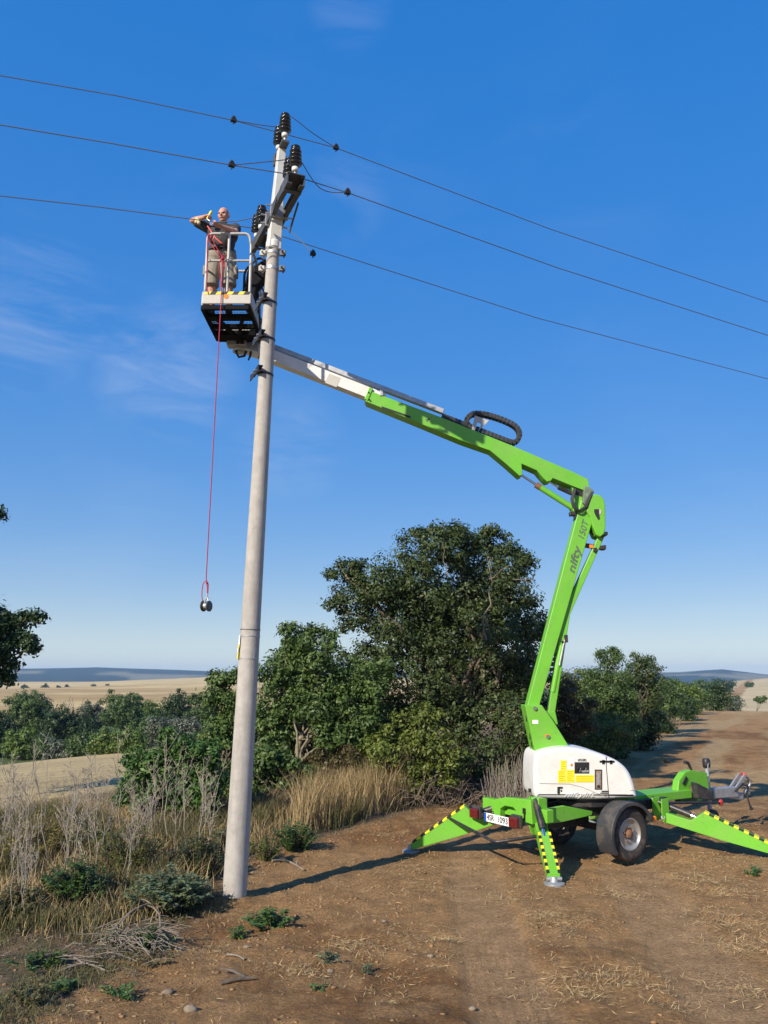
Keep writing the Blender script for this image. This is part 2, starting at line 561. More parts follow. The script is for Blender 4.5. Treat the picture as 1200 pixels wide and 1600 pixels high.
def gz(x, y, micro=True):
    x = np.asarray(x, float); y = np.asarray(y, float)
    s, t = hedge_s(x, y), hedge_t(x, y)
    r = np.hypot(x, y)
    zl = np.interp(s, [-1e5, 0.8, 4, 8, 30, 54, 90, 260, 1e5], [0, 0, -0.16, -0.66, -3.0, -5.3, -5.9, -7.0, -7.0])
    zr = np.interp(t, [-1e5, 42, 62, 150, 300, 1e5], [0, 0, -0.35, -5.0, -7.5, -7.5])
    near = np.where(s > 0, np.minimum(zl, zr * sstep(0, 60, -s + 60)), zr)
    a = az_px(x, np.where(y > 1, y, 1.0))
    ridge = np.interp(a, AZP, [-3.5, -3.0, -2.0, 2.6, 2.0, 1.0, -4.0, -3.0, 1.0, 3.0])
    ridge = ridge + 5.0 * (fbm(x / 260, y / 260, 3, 5) - 0.5)
    hill = np.interp(a, AZP, [26, 30, 37, 22, 18, 14, 20, 30, 10, 14])
    hill = hill + 16 * (fbm(x / 700, y / 700, 4, 8) - 0.5)
    far = np.interp(r, [0, 260, 900, 1300, 2000], [-7.0, -7.0, 0.0, -3.0, -16.0])
    far = far + ridge * sstep(350, 900, r) * (1 - sstep(1100, 1900, r))
    far = far + (hill + 16.0) * sstep(2000, 3300, r) * (1 - 0.6 * sstep(3600, 4700, r))
    z = near * (1 - sstep(140, 300, r)) + far * sstep(140, 300, r)
    z = np.where(y < 0, 0.0, z)
    z = z + 0.70 * sstep(0.0, 7.5, 7.5 - y) * np.where(y < 0, 1, 1)
    if micro:
        fade = 1 - sstep(25, 45, r)
        vs = sstep(-0.3, 0.5, verge_s(x, y))
        ln, ac = lane(x, y)
        rough = (0.065 * (fbm(x / 0.75, y / 0.75, 3, 21) - 0.5) + 0.062 * (fbm(x / 0.19, y / 0.19, 3, 31) - 0.5))
        rough = rough * (1 - 0.78 * ln) + 0.11 * vs * (fbm(x / 0.6, y / 0.6, 3, 41) - 0.45)
        tread = -0.028 * ln + 0.0036 * ln * np.cos((ac + 0.05 * fbm(x / 0.5, y / 0.5, 2, 52)) * 2 * math.pi / 0.075) * sstep(0.47, 0.66, fbm(x / 0.8, y / 0.8, 2, 51))
        fur = 0.018 * np.cos(-hedge_s(x, y) * 2 * math.pi / 0.95) * (1 - vs) * sstep(10, 16, y)
        z = z + fade * (rough + tread + fur)
        z = z + 0.05 * np.exp(-(((x + 1.65) ** 2 + (y - 9.5) ** 2) / 0.09)) * (0.5 + fbm(x / 0.12, y / 0.12, 2, 77))
        z = z - 0.03 * np.exp(-(((x - 3.24) ** 2 + (y - 11.4) ** 2) / 0.10))
    return z

def G(x, y, dz=0.0):
    return Vector((x, y, float(gz(np.array([x]), np.array([y]))[0]) + dz))

def ground_at(px, py, dz=0.0):
    """Where the photo pixel's sight line meets the ground."""
    lo, hi = 2.5, 400.0
    Ys = np.geomspace(lo, hi, 700)
    pts = [P(px, py, float(Y)) for Y in Ys]
    xs = np.array([p.x for p in pts]); zs = np.array([p.z for p in pts])
    g = gz(xs, Ys, micro=False)
    i = int(np.argmax(zs < g)) if (zs < g).any() else 0
    p = pts[i]
    return G(p.x, p.y, dz)

def make_ground():
    th = np.concatenate([np.arange(-180, -31, 6.0), np.arange(-31, 31.01, 0.155), np.arange(36, 180, 6.0)])
    rad = [0.25, 1.0, 2.0, 2.8, 3.4]
    r_ = 3.4
    while r_ < 4750:
        r_ *= 1.0058 if r_ < 24 else (1.014 if r_ < 120 else 1.035)
        rad.append(r_)
    rad = np.array(rad)
    TH, RR = np.meshgrid(np.radians(th), rad)
    X = np.sin(TH) * RR; Y = np.cos(TH) * RR
    Z = gz(X, Y)
    nr, nt = X.shape
    verts = np.stack([X, Y, Z], -1).reshape(-1, 3)
    i = np.arange(nr - 1)[:, None]; j = np.arange(nt)[None, :]
    j2 = (j + 1) % nt
    quads = np.stack(np.broadcast_arrays(i * nt + j, i * nt + j2, (i + 1) * nt + j2, (i + 1) * nt + j), -1).reshape(-1, 4)
    me = bpy.data.meshes.new("ground")
    me.vertices.add(len(verts)); me.vertices.foreach_set("co", verts.ravel())
    me.loops.add(quads.size); me.loops.foreach_set("vertex_index", quads.ravel().astype(np.int32))
    me.polygons.add(len(quads))
    me.polygons.foreach_set("loop_start", np.arange(0, quads.size, 4, dtype=np.int32))
    me.polygons.foreach_set("use_smooth", np.ones(len(quads), bool))
    me.update(calc_edges=True)
    # land cover colours
    x, y = X.ravel(), Y.ravel()
    r = np.hypot(x, y); s = hedge_s(x, y); t = hedge_t(x, y); vs = verge_s(x, y)
    a = az_px(x, np.maximum(y, 1.0))
    def lerp(c, d, m):
        return c * (1 - m[:, None]) + np.array(d)[None, :] * m[:, None]
    n = fbm(x / 1.7, y / 1.7, 4, 61); n2 = fbm(x / 0.35, y / 0.35, 3, 71)
    c = np.tile(np.array([0.350, 0.205, 0.090]), (len(x), 1))
    c = lerp(c, (0.225, 0.118, 0.048), sstep(0.45, 0.7, n))
    ln, ac = lane(x, y)
    c = lerp(c, (0.400, 0.252, 0.130), ln * 0.75)
    c = lerp(c, (0.36, 0.222, 0.105), sstep(0.52, 0.72, n2) * 0.6)
    # straw bands over the receding field
    st = fbm(s / 0.9, t / 9.0, 4, 81)
    c = lerp(c, (0.39, 0.280, 0.145), sstep(0.46, 0.64, st) * sstep(12, 24, y) * 0.85)
    c = lerp(c, (0.36, 0.23, 0.11), sstep(40, 60, r) * 0.6)
    # weedy verge and hedge foot
    v = sstep(-0.25, 0.35, vs + 0.5 * (n - 0.5))
    c = lerp(c, (0.190, 0.135, 0.080), v)
    c = lerp(c, (0.115, 0.105, 0.050), v * sstep(0.50, 0.66, n2) * 0.7)
    # stubble field beyond the hedge
    stub = sstep(6.0, 8.5, s + 1.2 * (n - 0.5))
    stripe = 0.5 + 0.5 * np.cos((x * 0.30 + y * 0.954) * 2 * math.pi / 3.2 + 2 * n)
    sc_ = lerp(np.tile(np.array([0.42, 0.315, 0.155]), (len(x), 1)), (0.52, 0.405, 0.215), stripe * 0.8)
    c = c * (1 - stub[:, None]) + sc_ * stub[:, None]
    # valley floor under the trees: green
    val = sstep(50, 53, s) * (1 - sstep(100, 125, s))
    c = lerp(c, (0.075, 0.098, 0.034), val * (s > 0))
    # far fields: ploughed brown, then pale stubble
    far = sstep(110, 150, r) * np.where(s > 0, sstep(95, 125, s), 1.0)
    fb = lerp(np.tile(np.array([0.40, 0.275, 0.118]), (len(x), 1)), (0.52, 0.39, 0.185), sstep(0.45, 0.6, fbm(x / 130, y / 40, 3, 91)))
    fb = lerp(fb, (0.55, 0.43, 0.22), sstep(560, 640, r + 60 * (fbm(x / 90, y / 90, 2, 93) - 0.5)) * 0.8)
    fb = lerp(fb, (0.49, 0.39, 0.22), sstep(1020, 1060, a))
    c = c * (1 - far[:, None]) + fb * far[:, None]
    wood = sstep(1350, 1600, r)
    c = lerp(c, (0.020, 0.038, 0.026), wood)
    c = lerp(c, (0.30, 0.26, 0.15), wood * sstep(0.60, 0.66, fbm(x / 320, y / 320, 3, 95)) * 0.6)
    rgba = np.concatenate([c, np.ones((len(x), 1))], 1).astype(np.float32)
    ca = me.color_attributes.new("cover", 'FLOAT_COLOR', 'POINT')
    ca.data.foreach_set("color", rgba.ravel())
    m = bpy.data.materials.new("soil_and_fields")
    m.use_nodes = True
    nt_ = m.node_tree
    b = nt_.nodes["Principled BSDF"]
    b.inputs["Roughness"].default_value = 0.95
    b.inputs["Specular IOR Level"].default_value = 0.15
    at = nt_.nodes.new("ShaderNodeVertexColor"); at.layer_name = "cover"
    ge = nt_.nodes.new("ShaderNodeNewGeometry")
    def noise(scale, det, rough):
        nn = nt_.nodes.new("ShaderNodeTexNoise")
        nn.inputs["Scale"].default_value = scale
        nn.inputs["Detail"].default_value = det
        nn.inputs["Roughness"].default_value = rough
        nt_.links.new(ge.outputs["Position"], nn.inputs["Vector"])
        return nn
    def rangeof(node, lo, hi, tlo, thi):
        mr = nt_.nodes.new("ShaderNodeMapRange")
        for k_, v_ in (("From Min", lo), ("From Max", hi), ("To Min", tlo), ("To Max", thi)):
            mr.inputs[k_].default_value = v_
        nt_.links.new(node.outputs["Fac"], mr.inputs["Value"])
        return mr
    na, nb, nc = noise(3.2, 8, 0.7), noise(26, 6, 0.7), noise(0.05, 6, 0.6)
    ra, rb, rc = rangeof(na, 0.3, 0.7, 0.68, 1.30), rangeof(nb, 0.3, 0.7, 0.62, 1.36), rangeof(nc, 0.35, 0.65, 0.86, 1.14)
    m1 = nt_.nodes.new("ShaderNodeMath"); m1.operation = 'MULTIPLY'
    nt_.links.new(ra.outputs[0], m1.inputs[0]); nt_.links.new(rb.outputs[0], m1.inputs[1])
    m2 = nt_.nodes.new("ShaderNodeMath"); m2.operation = 'MULTIPLY'
    nt_.links.new(m1.outputs[0], m2.inputs[0]); nt_.links.new(rc.outputs[0], m2.inputs[1])
    sc2 = nt_.nodes.new("ShaderNodeVectorMath"); sc2.operation = 'SCALE'
    nt_.links.new(at.outputs["Color"], sc2.inputs[0]); nt_.links.new(m2.outputs[0], sc2.inputs["Scale"])
    nt_.links.new(sc2.outputs[0], b.inputs["Base Color"])
    bn = noise(38, 8, 0.72)
    bp = nt_.nodes.new("ShaderNodeBump")
    bp.inputs["Strength"].default_value = 0.9
    bp.inputs["Distance"].default_value = 0.06
    nt_.links.new(bn.outputs["Fac"], bp.inputs["Height"])
    nt_.links.new(bp.outputs[0], b.inputs["Normal"])
    o = mesh_obj("ground", me, m)
    tag(o, kind='structure')
    return o

GROUND = make_ground()

# ------------------------------------------------------------------ leaves, crowns, grass
def leaf_mesh(name, C, N, size, aspect, m, parent=None, loc=None, bend=0.12, rnd=None, T=None):
    """One mesh of leaf-shaped quads: centres C, normals N, lengths size."""
    n = len(C)
    org = np.array(ORG[parent] if parent is not None else (loc if loc is not None else (0, 0, 0)))
    N = N / np.maximum(np.linalg.norm(N, axis=1, keepdims=True), 1e-6)
    if T is None:
        T = rng.normal(size=(n, 3))
    T = T - N * np.sum(T * N, 1, keepdims=True)
    T = T / np.maximum(np.linalg.norm(T, axis=1, keepdims=True), 1e-6)
    B = np.cross(N, T)
    L = size[:, None] * 0.5
    W = L * aspect
    C = C - org
    v = np.empty((n, 4, 3))
    v[:, 0] = C - T * L
    v[:, 1] = C + B * W + N * L * bend
    v[:, 2] = C + T * L
    v[:, 3] = C - B * W + N * L * bend
    me = bpy.data.meshes.new(name)
    me.vertices.add(4 * n); me.vertices.foreach_set("co", v.ravel())
    me.loops.add(4 * n); me.loops.foreach_set("vertex_index", np.arange(4 * n, dtype=np.int32))
    me.polygons.add(n); me.polygons.foreach_set("loop_start", np.arange(0, 4 * n, 4, dtype=np.int32))
    me.update(calc_edges=True)
    at = me.attributes.new("rnd", 'FLOAT', 'FACE')
    at.data.foreach_set("value", (rng.random(n) if rnd is None else rnd).astype(np.float32))
    return mesh_obj(name, me, m, parent, loc)

def blob_leaves(blobs, rc, per, size, k=2.2, flat=0.75, fill=0.42, droop=0.0):
    """Leaves for spheres (centre, radius): clumps spread through each sphere, leaves round each clump."""
    Cs, Ns, Rn = [], [], []
    for c, r in blobs:
        c = np.array(c)
        nc = max(5, int(k * (r / rc) ** 2))
        d = rng.normal(size=(nc, 3)); d /= np.linalg.norm(d, axis=1, keepdims=True)
        rad = r * rng.random(nc) ** fill * rng.uniform(0.85, 1.12, nc)
        cc = c + d * rad[:, None] * np.array([1, 1, 0.92])
        tone = rng.random(nc)
        for q in range(nc):
            m_ = int(per * rng.uniform(0.6, 1.4))
            e = rng.normal(size=(m_, 3)); e /= np.linalg.norm(e, axis=1, keepdims=True)
            rr = rc * rng.uniform(0.7, 1.3) * rng.random(m_) ** 0.5
            p = cc[q] + e * rr[:, None] * np.array([1, 1, flat])
            p[:, 2] -= droop * rc * rng.random(m_)
            nn = e * 0.7 + d[q] * 0.5 + np.array([0, 0, 0.45]) + rng.normal(size=(m_, 3)) * 0.45
            Cs.append(p); Ns.append(nn)
            Rn.append(np.clip(0.55 * tone[q] + 0.45 * rng.random(m_), 0, 1))
    C = np.concatenate(Cs); N = np.concatenate(Ns)
    return C, N, size * rng.uniform(0.6, 1.35, len(C)), np.concatenate(Rn)

def px_blobs(lst, D, jit=0.5, seed=0):
    rr = random.Random(seed)
    out = []
    for b in lst:
        px, py, rp = b[:3]
        dd = b[3] if len(b) > 3 else 0.0
        c = P(px, py, D)
        zc = CP * D + SP * (c.z - CAM_H)
        r = rp * zc / FPX
        Y = D + dd + rr.uniform(-jit, jit) * r
        c = P(px, py, Y)
        out.append(((c.x, c.y, c.z), r))
    return out

def limb(mb, a, b, r0, r1, n=7, wob=0.06, seed=0, seg=7):
    rr = random.Random(seed)
    a, b = Vector(a), Vector(b)
    L = (b - a).length
    path, rad = [], []
    for i in range(seg + 1):
        t = i / seg
        p = a.lerp(b, t)
        if 0 < i < seg:
            p += Vector((rr.uniform(-1, 1), rr.uniform(-1, 1), rr.uniform(-0.5, 0.5))) * L * wob
        path.append(p); rad.append(r0 + (r1 - r0) * t ** 0.8)
    mb.tube(path, rad, n)
    return path

LEAF_K = 4.3
NLEAF = []
def tree(name, label, cat, base, blobs, lm, rc, per, size, aspect=0.55, k=2.2, trunk_r=0.12, bark=None, group=None, fork=0.4, limbs=9, seed=0, flat=0.75, fill=0.42, droop=0.0, stems=1, crown_name="crown", spread=0.25, dens=1.0):
    """A tree or shrub: root at its base, a tapered trunk with limbs into the crown, a crown of leaves."""
    base = Vector(base)
    t = empty(name, base, label, cat, group)
    rr = random.Random(seed)
    mb = MB()
    cs = [Vector(c) for c, r in blobs]
    mid = sum(cs, Vector()) / len(cs)
    ncell = max(1, stems)
    for sidx in range(ncell):
        off = Vector((rr.uniform(-spread, spread), rr.uniform(-spread, spread), 0)) if ncell > 1 else Vector()
        fk = base.lerp(Vector((mid.x, mid.y, mid.z)), fork) + off * 2
        fk.z = base.z + (mid.z - base.z) * fork * 1.1
        b0 = base + off - Vector((0, 0, 0.15))
        path = limb(mb, b0, fk, trunk_r, trunk_r * 0.7, 9, 0.04, seed + sidx)
        for i in range(max(2, limbs // ncell)):
            c = rr.choice(cs)
            st = path[rr.randint(len(path) // 2, len(path) - 1)]
            pp = limb(mb, st, c, trunk_r * rr.uniform(0.3, 0.55), trunk_r * 0.1, 6, 0.07, seed * 31 + i + sidx * 7)
            for q in range(2):
                c2 = rr.choice(cs)
                if (c2 - c).length < 3.0:
                    limb(mb, pp[rr.randint(3, 6)], c2, trunk_r * 0.16, trunk_r * 0.05, 5, 0.08, seed * 77 + i * 5 + q)
    build("trunk", mb, bark or M_bark, t)
    sat = []
    for c, r in blobs:
        for q in range(2):
            d = Vector((rr.gauss(0, 1), rr.gauss(0, 1), rr.gauss(0.25, 0.8))).normalized()
            sat.append((tuple(Vector(c) + d * r * rr.uniform(0.95, 1.22)), r * rr.uniform(0.14, 0.26)))
    blobs = list(blobs) + [q for q in sat if q[0][2] > base.z + 0.25]
    C, N, S, rn = blob_leaves(blobs, rc, per, size * 0.93, k * LEAF_K * dens, flat, fill, droop)
    NLEAF.append((name, len(C)))
    leaf_mesh(crown_name, C, N, S, aspect, lm, t, rnd=rn)
    return t

def blades(xy, h, w, lean=0.35, hz=None):
    """Grass blades as narrow bent strips (2 quads): returns vertices and faces."""
    n = len(xy)
    z = gz(xy[:, 0], xy[:, 1]) - 0.01
    a = rng.uniform(0, 2 * math.pi, n)
    dirx, diry = np.cos(a), np.sin(a)
    ln = h * lean * rng.uniform(0.1, 1.3, n)
    b = rng.uniform(0, 2 * math.pi, n)
    wx, wy = np.cos(b) * w * 0.5, np.sin(b) * w * 0.5
    v = np.empty((n, 5, 3))
    base = np.stack([xy[:, 0], xy[:, 1], z], -1)
    wv = np.stack([wx, wy, np.zeros(n)], -1)
    mid = base + np.stack([dirx * ln * 0.35, diry * ln * 0.35, h * 0.58], -1)
    tip = base + np.stack([dirx * ln, diry * ln, h * np.sqrt(np.clip(1 - (lean * 0.5) ** 2, 0.2, 1))], -1)
    v[:, 0] = base - wv; v[:, 1] = base + wv
    v[:, 2] = mid + wv * 0.75; v[:, 3] = mid - wv * 0.75
    v[:, 4] = tip
    return v

def blade_mesh(name, v, m, parent=None, loc=None, rnd=None):
    n = len(v)
    org = np.array(ORG[parent] if parent is not None else (loc if loc is not None else (0, 0, 0)))
    v = v - org
    me = bpy.data.meshes.new(name)
    me.vertices.add(5 * n); me.vertices.foreach_set("co", v.ravel())
    o = np.arange(n)[:, None] * 5
    idx = np.concatenate([o + np.array([[0, 1, 2, 3]]), o + np.array([[3, 2, 4]])], 1).ravel().astype(np.int32)
    me.loops.add(len(idx)); me.loops.foreach_set("vertex_index", idx)
    st = np.stack([np.arange(n) * 7, np.arange(n) * 7 + 4], -1).ravel().astype(np.int32)
    me.polygons.add(2 * n); me.polygons.foreach_set("loop_start", st)
    me.update(calc_edges=True)
    at = me.attributes.new("rnd", 'FLOAT', 'FACE')
    r_ = rng.random(n) if rnd is None else rnd
    at.data.foreach_set("value", np.repeat(r_, 2).astype(np.float32))
    return mesh_obj(name, me, m, parent, loc)
# ------------------------------------------------------------------ utility pole
PB = P(366, 1405, 9.5)
PT = P(427.5, 383, 9.5)
PAX = (PT - PB).normalized()
def pole_at(py):
    """Axis point of the pole shown at photo height py."""
    lo, hi = 0.0, 1.4
    for _ in range(40):
        t = (lo + hi) / 2
        p = PB.lerp(PT, t)
        d = p - cam_o.location
        zc = CP * d.y + SP * d.z
        y = 800 - FPX * (CP * d.z - SP * d.y) / zc
        if y > py: lo = t
        else: hi = t
    return PB.lerp(PT, lo)
def pole_r(p):
    t = (p - PB).length / (PT - PB).length
    return 0.134 + (0.079 - 0.134) * t

pole = empty("utility_pole", (PB.x, PB.y, 0), "tall grey round concrete power pole with steel top standing at the weedy field edge", "utility pole")
mb = MB()
path = [PB - PAX * 0.4] + [PB.lerp(PT, i / 24) for i in range(25)]
mb.tube(path, [0.136] + [pole_r(p) for p in path[1:]], 36)
build("concrete_shaft", mb, M_concrete, pole)

ARM_D = V(0.396, -0.918, 0).normalized()          # towards the near end of the crossarm
ARM_S = V(0.918, 0.396, 0).normalized()           # along the line
# tapered steel mast on top
mtop = P(440, 234, 9.5)
mbot = pole_at(392)
def sect(c, a, b):
    return [c + ARM_D * (a * x) + ARM_S * (b * y) for x, y in ((1, 1), (1, -1), (-1, -1), (-1, 1))]
mb = MB()
s0, s1 = sect(mbot, 0.086, 0.086), sect(mtop, 0.055, 0.052)
mb.add(s0 + s1, [(0, 1, 2, 3), (7, 6, 5, 4)] + [(i, (i + 1) % 4, 4 + (i + 1) % 4, 4 + i) for i in range(4)])
build("steel_mast", mb, M_extension, pole, 0.012)
mb = MB()
mb.lathe(pole_at(387) , PAX, [(0.0, -0.02), (0.100, -0.02), (0.100, 0.06), (0.092, 0.08), (0.0, 0.08)], 28, False)
build("mast_socket", mb, M_extension, pole, 0.004)
# crossarm: two channels with end plates and a mast clamp
AC = V(PT.x + 0.03, PT.y, 8.32)
near_l, far_l = 0.86, 0.92
arm = MB()
for sd in (-1, 1):
    o_ = ARM_S * (0.105 * sd)
    a_, b_ = AC + ARM_D * near_l + o_, AC - ARM_D * far_l + o_
    arm.bar(a_, b_, 0.012, 0.12)
    arm.bar(a_ + ARM_S * (-0.03 * sd) + V(0, 0, 0.054), b_ + ARM_S * (-0.03 * sd) + V(0, 0, 0.054), 0.05, 0.012)
    arm.bar(a_ + ARM_S * (-0.03 * sd) - V(0, 0, 0.054), b_ + ARM_S * (-0.03 * sd) - V(0, 0, 0.054), 0.05, 0.012)
crossarm = build("crossarm", arm, M_crossarm, pole)
for l_ in (near_l - 0.16, -far_l + 0.16):
    mb = MB()
    mb.box(AC + ARM_D * l_ + V(0, 0, 0.072), (0.36, 0.22, 0.014), (ARM_D, ARM_S, V(0, 0, 1)))
    mb.box(AC + ARM_D * l_ - V(0, 0, 0.072), (0.06, 0.22, 0.010), (ARM_D, ARM_S, V(0, 0, 1)))
    build("end_plate", mb, M_crossarm, crossarm)
mb = MB()
for q in (-1, 1):
    mb.box(AC + ARM_D * (0.12 * q), (0.02, 0.24, 0.18), (ARM_D, ARM_S, V(0, 0, 1)))
    for h_ in (-0.06, 0.06):
        mb.tube([AC + ARM_D * (0.12 * q) + ARM_S * -0.18 + V(0, 0, h_), AC + ARM_D * (0.12 * q) + ARM_S * 0.18 + V(0, 0, h_)], 0.012, 8)
build("mast_clamp", mb, M_galv, crossarm, 0.003)
for q in (-1, 1):                                   # braces down to the pole
    mb = MB()
    mb.bar(AC + ARM_D * 0.5 + ARM_S * (0.14 * q) - V(0, 0, 0.06), AC + ARM_D * 0.13 + ARM_S * (0.14 * q) - V(0, 0, 0.26), 0.012, 0.05)
    build("brace", mb, M_crossarm, crossarm)

def insulator(c, parent):
    c = Vector(c)
    ins = MB()
    prof = [(0.0, 0.0), (0.045, 0.0), (0.05, 0.03)]
    for i in range(4):
        z0 = 0.035 + i * 0.055
        prof += [(0.050, z0), (0.082 - 0.003 * i, z0 + 0.008), (0.084 - 0.003 * i, z0 + 0.018), (0.052, z0 + 0.042)]
    prof += [(0.05, 0.262), (0.062, 0.268), (0.058, 0.285), (0.03, 0.295), (0.0, 0.296)]
    ins.lathe(c, (0, 0, 1), prof, 22)
    o = build("insulator", ins, M_insul, parent)
    cp = MB()
    cp.lathe(c - V(0, 0, 0.055), (0, 0, 1), [(0, 0), (0.036, 0), (0.042, 0.02), (0.042, 0.056), (0, 0.056)], 20)
    cp.tube([c - V(0, 0, 0.13), c - V(0, 0, 0.05)], 0.016, 8)
    build("base_cap", cp, M_porc, o)
    return c + V(0, 0, 0.29)

top_br = MB()
top_br.box(mtop + V(0, 0, 0.0), (0.40, 0.10, 0.035), (ARM_D, ARM_S, V(0, 0, 1)))
top_br.box(mtop + ARM_D * -0.13 - V(0, 0, 0.09), (0.07, 0.14, 0.16), (ARM_D, ARM_S, V(0, 0, 1)))
build("head_bracket", top_br, M_crossarm, pole, 0.004)
INS = {}
INS['A0'] = insulator(mtop + ARM_D * 0.14 + V(0, 0, 0.145), pole)
INS['A1'] = insulator(mtop - ARM_D * 0.14 + V(0, 0, 0.145), pole)
INS['B0'] = insulator(AC + ARM_D * (near_l - 0.06) + V(0, 0, 0.205), pole)
INS['B1'] = insulator(AC + ARM_D * (near_l - 0.32) + V(0, 0, 0.205), pole)
INS['C0'] = insulator(AC - ARM_D * (far_l - 0.30) + ARM_S * -0.05 + V(0, 0, 0.205), pole)
INS['C1'] = insulator(AC - ARM_D * (far_l - 0.06) + ARM_S * -0.05 + V(0, 0, 0.205), pole)

def band(py, h=0.045, ears=True, tilt=0.0, m=None):
    p = pole_at(py)
    r_ = pole_r(p) + 0.006
    b_ = MB()
    b_.lathe(p, PAX + V(tilt, 0, 0), [(r_ - 0.01, -h / 2), (r_, -h / 2), (r_, h / 2), (r_ - 0.01, h / 2)], 30, False)
    o = build("clamp_band", b_, m or M_galv, pole)
    if ears:
        for q in (-1, 1):
            e = MB()
            e.box(p + V(q * (r_ + 0.045), -0.02, 0.0), (0.075, 0.04, 0.07))
            e.tube([p + V(q * (r_ + 0.045), -0.10, 0.0), p + V(q * (r_ + 0.045), 0.08, 0)], 0.012, 8)
            build("clamp_ear", e, M_toe if q < 0 else M_crossarm, o, 0.004)
    return p, r_
band(397, 0.03)
band(421, 0.04)
for py_ in (474, 531, 586):                          # angle brackets strapped on the side
    p, r_ = band(py_, 0.028, False, 0.08, M_blacksteel)
    q = p + V(-r_ - 0.035, -0.02, 0.03)
    br = MB()
    br.box(q - ARM_D * 0.03, (0.42, 0.012, 0.075), (ARM_D, ARM_S, V(0, 0, 1)))
    br.box(q - ARM_D * 0.03 + ARM_S * 0.03 + V(0, 0, 0.03), (0.42, 0.05, 0.012), (ARM_D, ARM_S, V(0, 0, 1)))
    o = build("side_bracket", br, M_blacksteel, pole)
    bo = MB()
    for u_ in (-0.05, 0.07):
        bo.tube([q + ARM_D * u_ + ARM_S * -0.03, q + ARM_D * u_ + ARM_S * 0.09], 0.011, 8)
    build("bolt", bo, M_galv, o)
# number plate and warning plate strapped to the left side of the shaft
for py_ in (984, 994, 1029):
    band(py_, 0.008, False, 0.0, M_crossarm if py_ < 990 else M_galv)
def curved_plate(name, py0, py1, a0, a1, m, off=0.012, shape=None):
    mbp = MB()
    p0, p1 = pole_at(py0), pole_at(py1)
    n_ = 8
    vs, fs = [], []
    for i in range(n_ + 1):
        a = a0 + (a1 - a0) * i / n_
        for p in (p0, p1):
            d_ = V(math.sin(a), -math.cos(a), 0)
            vs.append(p + d_ * (pole_r(p) + off)); vs.append(p + d_ * (pole_r(p) + off + 0.003))
    for i in range(n_):
        k0, k1 = i * 4, (i + 1) * 4
        fs += [(k0, k1, k1 + 2, k0 + 2), (k0 + 1, k0 + 3, k1 + 3, k1 + 1), (k0, k0 + 1, k1 + 1, k1), (k0 + 2, k1 + 2, k1 + 3, k0 + 3)]
    mbp.add(vs, fs)
    return build(name, mbp, m, pole)
curved_plate("number_plate", 993, 1012, R(-100), R(-52), M_plate)
curved_plate("warning_plate", 1007, 1030, R(-115), R(-55), M_yellow, 0.017)
curved_plate("plate_strip", 1014, 1019, R(-112), R(-56), M_plate, 0.021)

# ------------------------------------------------------------------ overhead wires
def wire(name_label, main, jumper, clamps, R_=0.0068):
    pts = [P(*q) for q in main]
    root = empty("power_line", pts[len(pts) // 2], name_label, "power line", "overhead conductors")
    full = [pts[0] + (pts[0] - pts[1]).normalized() * 9.0] + pts + [pts[-1] + (pts[-1] - pts[-2]).normalized() * 45.0]
    mbw = MB()
    mbw.tube(full, R_, 6)
    build("conductor", mbw, M_wire, root)
    js = [q if isinstance(q, Vector) else P(*q) for q in jumper]
    sm = []
    for i in range(len(js) - 1):                       # Catmull-Rom
        p0, p1, p2, p3 = js[max(0, i - 1)], js[i], js[i + 1], js[min(len(js) - 1, i + 2)]
        for k_ in range(8):
            t = k_ / 8
            sm.append(0.5 * ((2 * p1) + (p2 - p0) * t + (2 * p0 - 5 * p1 + 4 * p2 - p3) * t * t + (3 * p1 - p0 - 3 * p2 + p3) * t ** 3))
    sm.append(js[-1])
    mbj = MB(); mbj.tube(sm, R_ * 0.9, 6)
    build("jumper_wire", mbj, M_wire, root)
    for q in clamps:
        c = P(*q)
        mbc = MB()
        ax = (ARM_S, ARM_D, V(0, 0, 1))
        mbc.box(c, (0.075, 0.05, 0.042), ax)
        mbc.box(c + V(0, 0, 0.03), (0.045, 0.06, 0.03), ax)
        mbc.tube([c - V(0, 0, 0.055), c + V(0, 0, 0.07)], 0.010, 6)
        build("wire_clamp", mbc, M_dark, root, 0.004)
    return root
wire("topmost of the three overhead wires, crossing the pole tip",
     [(0, 118, 8.35), (180, 149, 8.85), (365, 188, 9.32), (525, 231, 9.97), (860, 358, 11.6), (1200, 472, 13.8)],
     [(365, 188, 9.32), INS['A1'] + V(0, 0, 0.015), INS['A0'] + V(0, 0, 0.015), (490, 209, 9.6), (525, 231, 9.97)], [(365, 188, 9.32), (525, 231, 9.97)])
wire("middle of the three overhead wires, held at the near end of the crossarm",
     [(0, 195, 7.75), (180, 225, 8.2), (362, 258, 8.6), (450, 272, 8.88), (543, 301, 9.25), (870, 418, 11.0), (1200, 524, 12.9)],
     [(362, 258, 8.6), INS['B1'] + V(0, 0, 0.0), INS['B0'] - V(0, 0, 0.09), (500, 294, 9.05), (543, 301, 9.25)], [(362, 258, 8.6), (543, 301, 9.25)])
wire("lowest of the three overhead wires, running through the worker's hands",
     [(0, 306, 9.2), (160, 324, 9.7), (335, 347, 10.22), (405, 358, 10.34), (480, 382, 10.75), (840, 497, 12.9), (1200, 592, 15.4)],
     [(335, 347.5, 10.22), (372, 345, 10.26), INS['C1'], INS['C0'], (447, 356, 10.1), (470, 376, 10.1), (489, 397, 10.1)], [(489, 397, 10.1)])
